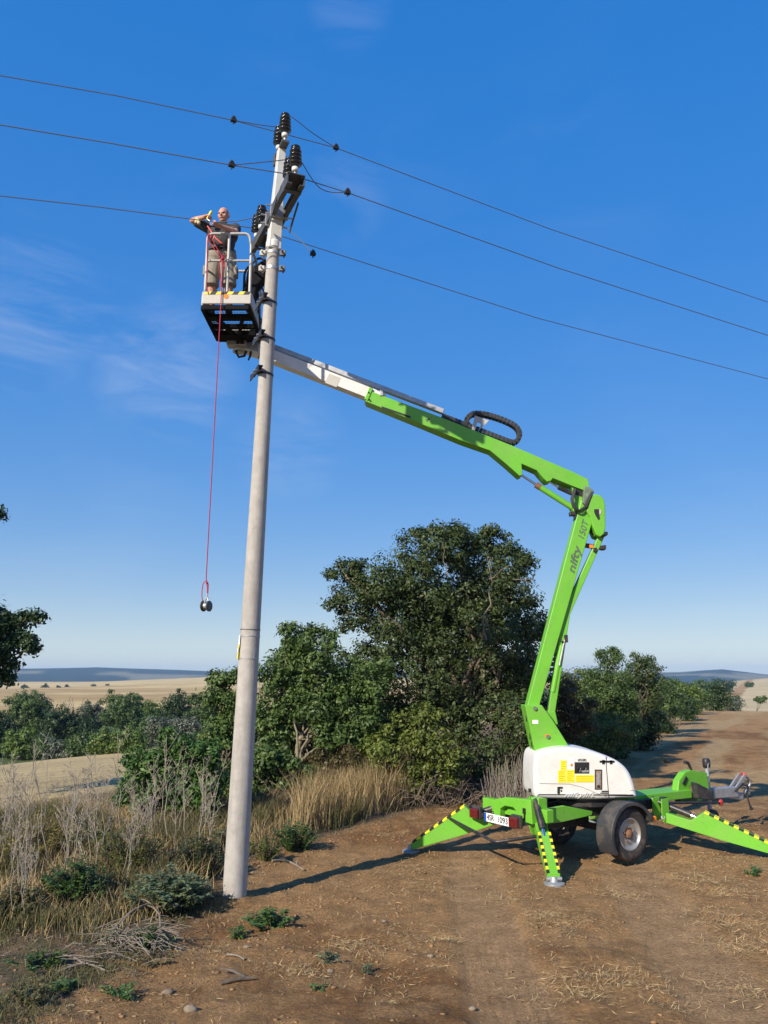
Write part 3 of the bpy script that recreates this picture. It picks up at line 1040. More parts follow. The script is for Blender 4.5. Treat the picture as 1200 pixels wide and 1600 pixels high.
# ------------------------------------------------------------------ trailer boom lift
A0 = V(2.87, 11.93, 0)
HD = R(31)
TF = V(math.cos(HD), math.sin(HD), 0)               # towards the drawbar
TN = V(-math.sin(HD), math.cos(HD), 0)              # away from the camera
TAX = (TF, TN, V(0, 0, 1))
def T(a, b, z):
    return A0 + TF * a + TN * b + V(0, 0, z)
lift = empty("trailer_boom_lift", A0, "green and white trailer boom lift standing on four outriggers with its arm raised", "boom lift")

# chassis
mb = MB()
for b in (-0.24, 0.24):
    mb.bar(T(-1.25, b, 0.60), T(1.35, b, 0.60), 0.08, 0.14)
for a in (-1.1, -0.4, 0.35, 1.2):
    mb.bar(T(a, -0.2, 0.60), T(a, 0.2, 0.60), 0.08, 0.10)
build("chassis_frame", mb, M_blacksteel, lift, 0.006)
mb = MB()
mb.bar(T(0.75, 0, 0.66), T(2.0, 0, 0.66), 0.40, 0.12)
build("front_beam", mb, M_green, lift, 0.01)
mb = MB()
mb.bar(T(1.9, 0, 0.58), T(2.75, 0, 0.57), 0.11, 0.13)
build("drawbar", mb, M_green_dark, lift, 0.01)
mb = MB()
mb.bar(T(-1.25, -0.62, 0.66), T(-1.25, 0.70, 0.66), 0.12, 0.16)
mb.bar(T(-1.2, -0.35, 0.64), T(-0.80, -0.35, 0.62), 0.10, 0.16)
mb.bar(T(-1.2, 0.35, 0.64), T(-0.80, 0.35, 0.62), 0.10, 0.16)
build("rear_beam", mb, M_green, lift, 0.01)
for b in (-0.41, 0.36):
    mb = MB()
    mb.prism([T(-1.05, b, 0.72), T(-0.80, b, 0.73), T(-0.30, b, 0.62), T(-0.32, b, 0.57), T(-0.85, b, 0.53), T(-1.05, b, 0.53)], TN * 0.05)
    build("gusset_plate", mb, M_green, lift, 0.006)
mb = MB()
mb.lathe(T(0, 0, 0.66), (0, 0, 1), [(0, 0), (0.42, 0), (0.42, 0.05), (0.36, 0.06), (0.36, 0.12), (0, 0.12)], 36, False)
build("slew_ring", mb, M_blacksteel, lift)
mb = MB()
mb.bar(T(0.05, -0.62, 0.35), T(0.05, 0.62, 0.35), 0.08, 0.08)
mb.bar(T(0.05, -0.35, 0.35), T(0.35, -0.30, 0.52), 0.06, 0.06)
mb.bar(T(0.05, 0.35, 0.35), T(0.35, 0.30, 0.52), 0.06, 0.06)
build("axle", mb, M_blacksteel, lift, 0.006)
mb = MB()
mb.box(T(-0.55, 0.0, 0.50), (0.75, 0.42, 0.16), TAX)
build("battery_tray", mb, M_blacksteel, lift, 0.01)

# rear arched bracket
def rear_plate(b0, th):
    pts = [(-1.42, 0.66), (-1.40, 0.79), (-1.26, 0.86), (-1.02, 0.86), (-1.0, 0.56), (-1.15, 0.52), (-1.2, 0.66), (-1.28, 0.72), (-1.36, 0.66)]
    return pts
mb = MB()
prof = [(0.34, 0.52), (0.36, 0.70), (0.30, 0.77), (0.10, 0.82), (-0.42, 0.85), (-0.44, 0.55), (-0.16, 0.57), (-0.15, 0.66), (-0.07, 0.71), (0.10, 0.71), (0.20, 0.66), (0.22, 0.52)]
mb.prism([T(-1.40, b, z) for b, z in prof], TF * 0.10)
build("rear_bracket", mb, M_green, lift, 0.01)
mb = MB()
mb.box(T(-1.42, -0.31, 0.70), (0.02, 0.035, 0.07), TAX)
mb.box(T(-1.415, -0.31, 0.62), (0.02, 0.012, 0.07), TAX)
build("rear_keyhole", mb, M_dark, lift)

# number plate, lamps, tow loop
pl = MB()
PLC = T(-1.52, 0.13, 0.545)
pl.box(PLC, (0.008, 0.52, 0.11), TAX)
plate = build("license_plate", pl, M_plate, lift, 0.002)
pl = MB(); pl.box(PLC - TF * 0.0055 + TN * 0.238, (0.004, 0.042, 0.108), TAX)
build("blue_strip", pl, M_blue, plate)
pl = MB(); pl.box(T(-1.45, 0.13, 0.545), (0.06, 0.9, 0.05), TAX)
build("lamp_bar", pl, M_blacksteel, lift, 0.006)
def text_mesh(name, s, origin, xax, yax, size, m, parent, depth=0.0012, shear=0.0, bold=0.0, align='CENTER', width=None):
    cu = bpy.data.curves.new(name, 'FONT')
    cu.body = s
    cu.size = size
    cu.extrude = depth
    cu.shear = shear
    cu.offset = bold
    cu.align_x = align
    cu.align_y = 'CENTER'
    to = bpy.data.objects.new(name, cu)
    COL.objects.link(to)
    bpy.context.view_layer.update()
    me = bpy.data.meshes.new_from_object(to.evaluated_get(bpy.context.evaluated_depsgraph_get()))
    bpy.data.objects.remove(to, do_unlink=True)
    xax, yax = Vector(xax).normalized(), Vector(yax).normalized()
    zax = xax.cross(yax).normalized()
    org = Vector(origin) - ORG[parent]
    xs = [v.co.x for v in me.vertices]
    kx = (width / (max(xs) - min(xs))) if width else 1.0
    for v in me.vertices:
        c = v.co
        v.co = org + xax * (c.x * kx) + yax * c.y + zax * c.z
    me.materials.clear()
    return mesh_obj(name, me, m, parent)
text_mesh("plate_lettering", "4SR", PLC - TF * 0.006 + TN * 0.125, -TN, V(0, 0, 1), 0.105, M_print, plate, 0.001, bold=0.0015, width=0.155)
text_mesh("plate_lettering", "1093", PLC - TF * 0.006 - TN * 0.125, -TN, V(0, 0, 1), 0.105, M_print, plate, 0.001, bold=0.0015, width=0.20)
for b in (0.60, -0.24):
    lm = MB(); lm.box(T(-1.535, b, 0.56), (0.06, 0.17, 0.13), TAX)
    lo_ = build("tail_lamp", lm, M_red, lift, 0.02, segs=3)
    lm = MB(); lm.box(T(-1.485, b, 0.57), (0.05, 0.185, 0.16), TAX)
    build("lamp_housing", lm, M_plastic, lo_, 0.01)
lp = MB()
lp.tube([T(-1.30, 0.95, 0.60), T(-1.62, 0.95, 0.50), T(-1.72, 0.92, 0.46), T(-1.86, -0.20, 0.36), T(-1.84, -0.28, 0.36), T(-1.38, -0.50, 0.42), T(-1.2, -0.50, 0.50)], 0.020, 10)
build("rear_guard_loop", lp, M_blacksteel, lift)

# wheels
def wheel(a, b, rad, wid, side, name="wheel", z=None):
    c = T(a, b, rad if z is None else z)
    ax = TN * side                                    # outward
    w = MB()
    hw = wid / 2
    prof = [(rad * 0.60, -hw * 0.8), (rad * 0.78, -hw), (rad * 0.93, -hw * 0.92), (rad, -hw * 0.66)]
    for g in (-0.40, 0.0, 0.40):
        prof += [(rad, hw * (g - 0.09)), (rad * 0.965, hw * (g - 0.06)), (rad * 0.965, hw * (g + 0.06)), (rad, hw * (g + 0.09))]
    prof += [(rad, hw * 0.66), (rad * 0.93, hw * 0.92), (rad * 0.78, hw), (rad * 0.64, hw * 0.86), (rad * 0.60, hw * 0.8)]
    w.lathe(c, ax, prof, 44)
    wo = empty_child(name, lift)
    ty = build("tyre", w, M_tyre, wo)
    rm = MB()
    rm.lathe(c, ax, [(rad * 0.61, -hw * 0.8), (rad * 0.61, hw * 0.80), (rad * 0.57, hw * 0.86), (rad * 0.545, hw * 0.80), (rad * 0.53, hw * 0.55), (rad * 0.44, hw * 0.42), (rad * 0.34, hw * 0.52), (rad * 0.22, hw * 0.55), (rad * 0.20, hw * 0.40), (0, hw * 0.40)], 36)
    ro = build("rim", rm, M_rim, wo)
    hb = MB()
    hb.lathe(c, ax, [(rad * 0.17, hw * 0.3), (rad * 0.17, hw * 0.72), (rad * 0.12, hw * 0.86), (0, hw * 0.88)], 18)
    build("hub", hb, M_rust, wo)
    u = ax.orthogonal().normalized(); v = ax.cross(u)
    for k in range(5):
        an = k * 2 * math.pi / 5 + 0.3
        q = c + (u * math.cos(an) + v * math.sin(an)) * rad * 0.27
        bl = MB()
        bl.tube([q + ax * hw * 0.4, q + ax * hw * 0.74], rad * 0.035, 6)
        build("wheel_nut", bl, M_rust, wo)
    return wo
def empty_child(name, parent):
    o = bpy.data.objects.new(name, None)
    o.empty_display_size = 0.1
    COL.objects.link(o)
    o.parent = parent
    ORG[o] = ORG[parent]
    return o
wheel(0.04, -0.66, 0.345, 0.20, -1)
wheel(0.04, 0.66, 0.345, 0.20, 1)
def fender(a, b, z, rad, wid, a0, a1):
    vs, fs = [], []
    n_ = 26
    for i in range(n_ + 1):
        an = R(a0 + (a1 - a0) * i / n_)
        for r_, w_ in ((rad, -1), (rad, 1), (rad - 0.012, 1), (rad - 0.012, -1)):
            vs.append(T(a + math.cos(an) * r_, b + w_ * wid / 2, z + math.sin(an) * r_))
    for i in range(n_):
        for k in range(4):
            k2 = (k + 1) % 4
            fs.append((i * 4 + k, i * 4 + k2, (i + 1) * 4 + k2, (i + 1) * 4 + k))
    fs += [(0, 1, 2, 3), (n_ * 4 + 3, n_ * 4 + 2, n_ * 4 + 1, n_ * 4)]
    m_ = MB(); m_.add(vs, fs)
    # turned-down outer lip
    lipv, lipf = [], []
    for i in range(n_ + 1):
        an = R(a0 + (a1 - a0) * i / n_)
        for r_, w_ in ((rad + 0.001, wid / 2), (rad - 0.045, wid / 2), (rad - 0.045, wid / 2 + 0.012), (rad + 0.001, wid / 2 + 0.012)):
            lipv.append(T(a + math.cos(an) * r_, b + (w_ if b > 0 else -w_), z + math.sin(an) * r_))
    for i in range(n_):
        for k in range(4):
            k2 = (k + 1) % 4
            lipf.append((i * 4 + k, i * 4 + k2, (i + 1) * 4 + k2, (i + 1) * 4 + k))
    m_.add(lipv, lipf)
    return build("fender", m_, M_plastic, lift, 0.004)
fender(0.04, -0.66, 0.345, 0.415, 0.27, 20, 212)
fender(0.04, 0.66, 0.345, 0.415, 0.27, 20, 212)
mb = MB(); mb.box(T(0.52, -0.73, 0.50), (0.07, 0.05, 0.075), TAX)
build("side_marker_lamp", mb, M_orange, lift, 0.015)
mb = MB(); mb.bar(T(0.50, -0.70, 0.53), T(0.38, -0.25, 0.60), 0.05, 0.04)
build("marker_arm", mb, M_blacksteel, lift)

# outriggers
def outrigger(hinge, foot, h0, h1, u1, th=0.13, ram_from=None, ram_u=0.35, stripes=6, s0=0.25):
    """A tapered welded leg from the chassis hinge to the foot pad."""
    og = empty_child("outrigger", lift)
    hinge, foot = Vector(hinge), Vector(foot)
    d = (foot - hinge); L = d.length; d = d.normalized()
    s = d.cross(V(0, 0, 1)).normalized(); u = s.cross(d).normalized()
    prof = [(0, -h0 / 2), (0, h0 / 2), (u1 * 0.7 * L, h0 / 2), (u1 * L, h1 - h0 / 2), (L * 0.97, 0.05), (L, 0.0), (L * 0.99, -h0 / 2 + 0.02), (L * 0.5, -h0 / 2 - 0.005)]
    leg = MB()
    leg.prism([hinge + d * a + u * b - s * (th / 2) for a, b in prof], s * th)
    lo = build("leg", leg, M_green, og, 0.006)
    # hazard tape along both upper edges
    pa, pb = (u1 * L, h1 - h0 / 2), (L * 0.97, 0.05)
    for i in range(stripes * 2):
        t0, t1 = i / (stripes * 2), (i + 0.94) / (stripes * 2)
        q0 = hinge + d * (pa[0] + (pb[0] - pa[0]) * t0) + u * (pa[1] + (pb[1] - pa[1]) * t0)
        q1 = hinge + d * (pa[0] + (pb[0] - pa[0]) * t1) + u * (pa[1] + (pb[1] - pa[1]) * t1)
        e = (q1 - q0).normalized(); nu = s.cross(e).normalized()
        for sd in (-1, 1):
            st = MB()
            st.box((q0 + q1) / 2 + nu * 0.0035 + s * (sd * (th / 2 - 0.0115)), ((q1 - q0).length, 0.029, 0.004), (e, s, nu))
            st.box((q0 + q1) / 2 - nu * 0.0075 + s * (sd * (th / 2 + 0.0035)), ((q1 - q0).length, 0.004, 0.025), (e, s, nu))
            build("hazard_stripe", st, M_dark if i % 2 else M_yellow, lo)
    pad = MB()
    g = V(foot.x, foot.y, 0)
    gz_ = float(gz(np.array([foot.x]), np.array([foot.y]))[0])
    pad.lathe(V(foot.x, foot.y, gz_ - 0.01), (0, 0, 1), [(0, 0), (0.12, 0), (0.125, 0.03), (0.05, 0.045), (0.035, 0.10), (0, 0.10)], 22, False)
    build("foot_pad", pad, M_galv, og, 0.003)
    pin = MB()
    pin.tube([foot + s * -0.09 + V(0, 0, 0.0), foot + s * 0.09], 0.022, 10)
    pin.tube([hinge + s * -0.10, hinge + s * 0.10], 0.03, 12)
    build("pivot_pin", pin, M_galv, og)
    if ram_from is not None:
        rt = hinge + d * (ram_u * L) + u * (h1 * 0.35)
        rf = Vector(ram_from)
        rm = MB(); rm.tube([rf, rf.lerp(rt, 0.72)], 0.045, 14)
        ro = build("hydraulic_ram", rm, M_blacksteel, og, 0.003)
        rd = MB(); rd.tube([rf.lerp(rt, 0.70), rt], 0.024, 12)
        build("ram_rod", rd, M_chrome, ro)
    return og
def on_ground(px, py, Y):
    p = P(px, py, Y)
    return V(p.x, p.y, 0.07)
outrigger(T(-1.24, -0.40, 0.54), on_ground(866, 1378, 10.12), 0.13, 0.17, 0.30, 0.15, T(-1.30, -0.40, 0.84), 0.40)
outrigger(T(-1.12, 0.45, 0.52), on_ground(642, 1328, 12.0), 0.13, 0.36, 0.35, 0.13, T(-1.2, 0.42, 0.66), 0.40)
outrigger(T(1.05, -0.45, 0.45), V(5.42, 11.42, 0.07), 0.13, 0.30, 0.32, 0.13, T(1.05, -0.25, 0.66), 0.34, 8)
outrigger(T(1.05, 0.45, 0.45), T(1.85, 1.75, 0.07), 0.13, 0.30, 0.32, 0.13, T(1.05, 0.25, 0.66), 0.34)
for a, b in ((-1.25, -0.49), (-1.25, -0.31), (1.02, -0.52), (1.02, -0.36)):
    mb = MB()
    mb.prism([T(a - 0.07, b, 0.87 if a < 0 else 0.70), T(a + 0.07, b, 0.86 if a < 0 else 0.70), T(a + 0.07, b, 0.46), T(a + 0.03, b, 0.38), T(a - 0.04, b, 0.40), T(a - 0.08, b, 0.5)], TN * 0.018)
    build("hinge_bracket", mb, M_green, lift, 0.004)
mb = MB(); mb.box(T(-1.25, -0.39, 0.82), (0.12, 0.14, 0.09), TAX)
build("hinge_cap", mb, M_green, lift, 0.01)

# drawbar end: jockey wheel, coupling head, handbrake, toolbox
mb = MB()
mb.prism([T(1.78, -0.16, z) if False else T(a, -0.16, z) for a, z in ((1.72, 0.66), (1.78, 0.86), (1.92, 0.97), (2.06, 1.00), (2.44, 0.94), (2.46, 0.70), (2.36, 0.62), (2.26, 0.78), (2.02, 0.76), (1.98, 0.62))], TN * 0.12)
fb_ = build("front_bracket", mb, M_green, lift, 0.01)
mb = MB(); mb.bar(T(1.86, -0.168, 0.80), T(1.95, -0.168, 0.90), 0.012, 0.05)
build("bracket_slot", mb, M_dark, fb_)
mb = MB()
tb = [T(1.98, -0.30, 0.84), T(2.34, -0.30, 0.70), T(2.36, -0.30, 0.55), T(2.02, -0.30, 0.60)]
mb.prism(tb, TN * 0.10)
build("control_box_lid", mb, mat("dull_black_box", (0.028, 0.029, 0.031), 0.55, 0, 0.2, 9.0, dirt=(DUST, 0.4, 6.0)), lift, 0.012)
mb = MB()
mb.tube([T(2.12, -0.10, 0.85), T(2.12, -0.12, 1.00), T(2.06, -0.12, 1.10), T(1.98, -0.12, 1.12)], [0.018, 0.02, 0.024, 0.028], 10)
build("brake_lever", mb, M_black, lift)
mb = MB(); mb.tube([T(1.9, -0.36, 0.56), T(2.42, -0.36, 0.52)], 0.014, 8); mb.tube([T(1.2, -0.30, 0.60), T(1.9, -0.36, 0.56)], 0.02, 8)
build("cable_run", mb, M_black, lift)
mb = MB(); mb.lathe(T(2.46, -0.34, 0.52), -TN, [(0, 0), (0.045, 0), (0.045, 0.02), (0.03, 0.03), (0, 0.03)], 18)
build("red_reflector", mb, M_redplastic, lift)
mb = MB()
jx = 2.72
mb.tube([T(jx, 0.06, 0.18), T(jx, 0.06, 1.0)], 0.035, 14)
jk = build("jockey_post", mb, M_galv, lift)
mb = MB()
mb.lathe(T(jx, 0.06, 0.98), (0, 0, 1), [(0, 0), (0.055, 0), (0.06, 0.04), (0.06, 0.12), (0.05, 0.14), (0, 0.14)], 16)
build("jockey_head", mb, M_blacksteel, jk)
mb = MB(); mb.tube([T(jx - 0.02, 0.0, 1.05), T(jx - 0.12, -0.06, 1.04), T(jx - 0.20, -0.1, 0.80)], 0.010, 8)
build("jockey_crank", mb, M_galv, jk)
mb = MB(); mb.lathe(T(jx, 0.02, 0.23), TN, [(0.03, -0.04), (0.10, -0.045), (0.12, -0.03), (0.12, 0.03), (0.10, 0.045), (0.03, 0.04)], 24)
build("jockey_wheel", mb, M_tyre, lift)
mb = MB(); mb.lathe(T(jx, 0.02, 0.23), TN, [(0, -0.05), (0.05, -0.05), (0.055, 0.0), (0.05, 0.05), (0, 0.05)], 16)
build("jockey_hub", mb, M_galv, lift)
mb = MB(); mb.bar(T(2.68, 0, 0.60), T(3.30, 0, 0.58), 0.13, 0.16); mb.bar(T(3.1, 0, 0.55), T(3.45, 0, 0.50), 0.09, 0.12)
co = build("coupling_body", mb, M_galv, lift, 0.015)
mb = MB()
mb.bar(T(3.15, -0.05, 0.56), T(3.52, -0.05, 0.83), 0.03, 0.06); mb.bar(T(3.15, 0.05, 0.56), T(3.52, 0.05, 0.83), 0.03, 0.06)
build("coupling_lever", mb, M_galv, co, 0.008)
mb = MB(); mb.bar(T(3.50, -0.06, 0.84), T(3.60, 0.06, 0.83), 0.05, 0.045)
build("lever_grip", mb, M_redplastic, co, 0.01)
mb = MB(); mb.tube([T(3.55, 0, 0.83), T(3.66, 0, 0.76), T(3.70, 0, 0.68), T(3.62, 0, 0.60)], [0.018, 0.02, 0.022, 0.02], 10)
mb.ball(T(3.60, 0, 0.55), 0.055, 14, 8)
build("ball_hitch", mb, M_galv, co)
mb = MB()
hp = [T(3.2, -0.08, 0.60), T(3.36, -0.10, 0.70), T(3.5, -0.10, 0.66), T(3.46, -0.10, 0.5), T(3.5, -0.1, 0.38), T(3.54, -0.1, 0.30)]
mb.tube(hp, [0.014, 0.016, 0.016, 0.014, 0.012, 0.03], 8)
build("trailer_plug_cable", mb, M_black, co)

# ---- turntable cowl
YF, YK = 11.45, 12.38
def spline(pts, n=6, closed=True):
    out = []
    m_ = len(pts)
    for i in range(m_):
        p0, p1, p2, p3 = pts[i - 1], pts[i], pts[(i + 1) % m_], pts[(i + 2) % m_]
        for k in range(n):
            t = k / n
            out.append(0.5 * ((2 * p1) + (p2 - p0) * t + (2 * p0 - 5 * p1 + 4 * p2 - p3) * t * t + (3 * p1 - p0 - 3 * p2 + p3) * t ** 3))
    return out
cpx = [(836, 1244), (834, 1225), (834, 1200), (837, 1181), (846, 1174), (870, 1168.5), (893, 1168), (920, 1172), (945, 1180), (966, 1189), (981, 1202), (990, 1219), (994.5, 1236), (995, 1247), (975, 1248), (930, 1250), (880, 1249), (845, 1248)]
cp_ = spline([P(x, y, YF) for x, y in cpx], 5)
cen = sum(cp_, Vector()) / len(cp_)
secs = []
for dy, ins in ((0.0, 0.055), (0.008, 0.03), (0.025, 0.012), (0.055, 0.003), (0.10, 0.0), (0.30, -0.006), (0.63, -0.006), (0.83, 0.0), (0.875, 0.003), (0.905, 0.012), (0.922, 0.03), (0.93, 0.055)):
    ring = []
    n_ = len(cp_)
    for i in range(n_):
        tg = (cp_[(i + 1) % n_] - cp_[i - 1]).normalized()
        nv = Vector((tg.z, 0, -tg.x))
        if nv.dot(cen - cp_[i]) < 0: nv = -nv
        ring.append(cp_[i] + nv * ins + V(0, dy, 0))
    secs.append(ring)
mb = MB()
n_ = len(cp_)
vs = [p for r_ in secs for p in r_]
fs = []
for i in range(len(secs) - 1):
    for k in range(n_):
        k2 = (k + 1) % n_
        fs.append((i * n_ + k, i * n_ + k2, (i + 1) * n_ + k2, (i + 1) * n_ + k))
mb.add(vs, fs, True)
o_ = (len(secs) - 1) * n_
mb.add(secs[0], [tuple(range(n_))]); mb.add(secs[-1], [tuple(range(n_ - 1, -1, -1))])
cowl = build("turret_cowl", mb, M_white, lift)
YD = YF - 0.004
def decal(name, x0, y0, x1, y1, m, parent=None, d=0.004, Y=None):
    Yq = YD if Y is None else Y
    b_ = MB()
    b_.prism([P(x0, y0, Yq), P(x1, y0, Yq), P(x1, y1, Yq), P(x0, y1, Yq)], V(0, d, 0))
    return build(name, b_, m, parent or cowl)
for q in ((876, 1188, 885, 1203), (872, 1203.5, 884, 1223), (885, 1203, 897.5, 1223), (899, 1211, 928, 1222.5)):
    yp = decal("yellow_sticker", *q, M_yellow)
    x0, y0, x1, y1 = q
    nl = int((y1 - y0) / 3.6)
    for i in range(nl):
        yy = y0 + 2.2 + i * 3.4
        tb_ = MB()
        tb_.prism([P(x0 + 1.6, yy, YD - 0.002), P(x1 - 1.6 - (i % 2) * 2, yy, YD - 0.002), P(x1 - 1.6 - (i % 2) * 2, yy + 0.8, YD - 0.002), P(x0 + 1.6, yy + 0.8, YD - 0.002)], V(0, 0.0015, 0))
        build("print_line", tb_, mat("sticker_print", (0.42, 0.34, 0.03), 0.6, 0, 0.1) if i == 0 and q[0] == 876 else MATS["sticker_print"], yp)
decal("white_sticker", 889, 1184.5, 897, 1202, M_plate)
decal("warning_mark", 891.5, 1193, 895, 1197.5, M_orange, Y=YD - 0.0045, d=0.003)
hb = decal("recess_shade_panel", 898, 1191, 920.5, 1208.5, M_dark, d=0.006, Y=YD - 0.002)  # flat black panel painted for the shade inside the control opening
for i in range(4):
    lv = MB()
    q = P(902 + i * 4.2, 1203 + (i % 2), YD - 0.012)
    lv.tube([q + V(0, 0.01, -0.02), q + V(0.01, -0.012, 0.035)], 0.006, 8)
    build("control_lever", lv, M_galv if i % 2 else M_black, hb)
lv = MB(); lv.prism([P(908, 1204, YD - 0.01), P(920, 1203, YD - 0.01), P(920, 1206.5, YD - 0.01), P(910, 1207, YD - 0.01)], V(0, 0.005, 0))
build("control_panel", lv, M_galv, hb)
text_mesh("panel_lettering", "HOURS", P(909.5, 1187.8, YD - 0.001), V(1, 0, 0), V(0, 0, 1), 0.045, M_print, cowl, 0.001, bold=0.001, width=0.115)
vt = decal("battery_gauge_window", 930.5, 1203.5, 939.5, 1232.5, mat("tan_metal", (0.33, 0.23, 0.16), 0.5, 0.2, 0.4, 30.0), d=0.005)
decal("gauge_slot", 933.5, 1208, 937, 1226, M_galv, vt, Y=YD - 0.005)
decal("gauge_foot", 933, 1227, 938, 1231, M_dark, vt, Y=YD - 0.005)
for q in ((930, 1202.5, 940, 1204), (930, 1232, 940, 1233.5), (929.5, 1202.5, 931, 1233.5), (939.2, 1202.5, 940.5, 1233.5)):
    decal("gauge_frame", *q, M_print, vt, Y=YD - 0.006)
# seams, latches and raised script
def seam(name, pts, w, m, Y=YD + 0.001):
    b_ = MB()
    b_.tube([P(x, y, Y) for x, y in pts], w, 6)
    return build(name, b_, m, cowl)
seam("panel_seam", [(947, 1181.5), (947.5, 1200), (949.5, 1225), (951.5, 1248.5)], 0.0042, M_print)
M_seam = mat("seam_shadow_gap", (0.30, 0.29, 0.27), 0.6, 0, 0.1)
seam("panel_seam", [(843, 1224), (870, 1224.5), (890, 1225), (910, 1230), (930, 1238.5), (948, 1244.5)], 0.0035, M_seam)
seam("panel_seam", [(961, 1245.5), (994, 1245)], 0.004, M_print)
seam("panel_seam", [(985, 1235), (994, 1234)], 0.003, M_seam)
for q in ((937, 1188.5, 960, 1191.5), (941, 1187.5, 945, 1194), (953, 1188, 957, 1194)):
    decal("door_hinge", *q, M_dark, Y=YD - 0.003, d=0.006)
decal("lower_hinge", 940, 1235.5, 951, 1237.5, M_print, Y=YD - 0.003)
decal("lower_hinge", 938, 1238.5, 951, 1240, M_print, Y=YD - 0.003)
decal("door_latch", 871, 1229.5, 874.5, 1240, M_dark, Y=YD - 0.006, d=0.009)
decal("door_latch", 873.5, 1229.5, 879, 1232, M_dark, Y=YD - 0.006, d=0.009)
decal("latch_key", 876, 1234, 878, 1237, M_print, Y=YD - 0.004)
text_mesh("raised_script", "niftylift", P(904, 1242, YD - 0.001), V(1, 0, 0), V(0, 0, 1), 0.085, M_white, cowl, 0.005, shear=0.45, width=0.42)
mb = MB()
for x, y in ((981, 1241), (984, 1241)):
    mb.tube([P(x, y, YD + 0.01), P(x, y, YD - 0.004)], 0.009, 10)
build("cowl_bolts", mb, M_galv, cowl)
mb = MB(); mb.box(P(831, 1235, YF + 0.22) + V(-0.03, 0, 0), (0.03, 0.05, 0.05))
build("cowl_bracket", mb, M_blacksteel, cowl)

# ---- pedestal, lower boom, links, knuckle, upper boom: all swing in one upright plane
YB = 11.90
def slab(name, pts, half, m, parent=lift, bevel=0.01, yc=YB):
    b_ = MB()
    b_.prism([P(x, y, yc - half) for x, y in pts], V(0, 2 * half, 0))
    return build(name, b_, m, parent, bevel)
ped = slab("pedestal", [(820.5, 1102), (846, 1101.5), (858, 1117), (866, 1129), (889, 1166), (905, 1190), (840, 1190), (834, 1166)], 0.20, M_green)
decal("pedestal_label", 832, 1125, 841, 1131, M_plate, ped, Y=YB - 0.204)
decal("pedestal_label", 852, 1147, 859, 1152, M_orange, ped, Y=YB - 0.204)
for k, (x, y) in enumerate(((836, 1107), (856, 1151))):
    b_ = MB(); b_.tube([P(x, y, YB - 0.22), P(x, y, YB - 0.19)], 0.028, 14)
    build("pivot_pin", b_, M_greyprint, ped)
b_ = MB()
for yy in (1122, 1150, 1162):
    q = P(822 + (yy - 1104) * 0.21, yy, YB - 0.20)
    b_.box(q + V(-0.005, 0.12, 0), (0.02, 0.05, 0.10))
build("pedestal_bolts", b_, M_black, ped)
lower = slab("lower_boom", [(823.5, 1104), (842.5, 1104), (925, 817), (927, 795), (920, 778), (908, 782), (903, 800), (861, 960)], 0.115, M_green)
U = (P(912, 815, YB) - P(890, 897, YB)).normalized()
Ls = V(-U.z, 0, U.x)
text_mesh("boom_lettering", "nifty", P(897.5, 875.5, YB - 0.118), U, Ls, 0.155, M_greyprint, lower, 0.001, shear=0.25, bold=0.004, width=0.43)
text_mesh("boom_lettering", "150T", P(911.5, 829, YB - 0.118), U, Ls, 0.135, M_greyprint, lower, 0.001, shear=0.25, bold=0.001, width=0.30)
link = slab("rear_link", [(856, 1120), (866, 1120), (890.5, 960), (943.5, 842), (936, 838), (878.5, 960)] if False else [(855.5, 1121), (866, 1123), (891, 960), (944, 840), (935, 838), (879, 958)], 0.055, M_green, yc=YB)
slab("link_lug", [(852, 1112), (868, 1112), (872, 1132), (856, 1134)], 0.075, M_green, yc=YB)
b_ = MB(); b_.tube([P(855, 1120, YB + 0.02), P(861, 1080, YB + 0.02)], 0.021, 14)
rod = build("lift_ram_rod", b_, M_chrome, lift)
b_ = MB(); b_.tube([P(864, 1081, YB - 0.03), P(877, 1009, YB - 0.03)], 0.040, 18)
build("lift_ram", b_, M_green, lift, 0.004)
b_ = MB(); b_.tube([P(884, 994, YB - 0.07), P(880, 1010, YB - 0.07), P(874, 1040, YB - 0.07)], 0.016, 10); b_.tube([P(866, 1040, YB), P(868, 1020, YB), P(872, 1008, YB)], 0.018, 10)
build("ram_hose", b_, M_galv, lift)
b_ = MB(); b_.box(P(884, 998, YB - 0.06), (0.05, 0.08, 0.11)); b_.tube([P(876, 999, YB - 0.13), P(876, 999, YB - 0.10)], 0.02, 12)
build("ram_end_bracket", b_, M_blacksteel, lift, 0.006)
b_ = MB()
for i in range(4):
    b_.box(P(865 - i * 1.2, 1022 + i * 8, YB + 0.0), (0.045, 0.10, 0.05))
build("hose_clips", b_, M_blacksteel, lift)
# knuckle casting with its window
kn = slab("knuckle", [(924, 775), (930, 771.5), (938, 773.5), (944, 780), (946, 790), (946.5, 825), (944, 834), (938, 839), (932, 836), (927, 824), (922, 808), (916, 798), (920, 784)], 0.16, M_green, bevel=0.015)
decal("knuckle_window", 928.5, 795.5, 936, 800, M_dark, kn, Y=YB - 0.164)
b_ = MB(); b_.prism([P(x, y, YB - 0.164) for x, y in ((928.5, 800.3), (936, 800.3), (937.5, 811), (935, 812.5), (931, 806))], V(0, 0.004, 0))
build("knuckle_window", b_, M_dark, kn)
b_ = MB(); b_.prism([P(x, y, YB - 0.166) for x, y in ((936.2, 795.8), (940, 797), (939, 803), (936.4, 804))], V(0, 0.003, 0))
build("knuckle_bush", b_, M_toe, kn)
b_ = MB(); b_.prism([P(x, y, YB - 0.05) for x, y in ((924, 817), (928, 818), (936, 836), (931, 840), (921.5, 826))], V(0, 0.10, 0))
build("knuckle_web", b_, M_blacksteel, kn)
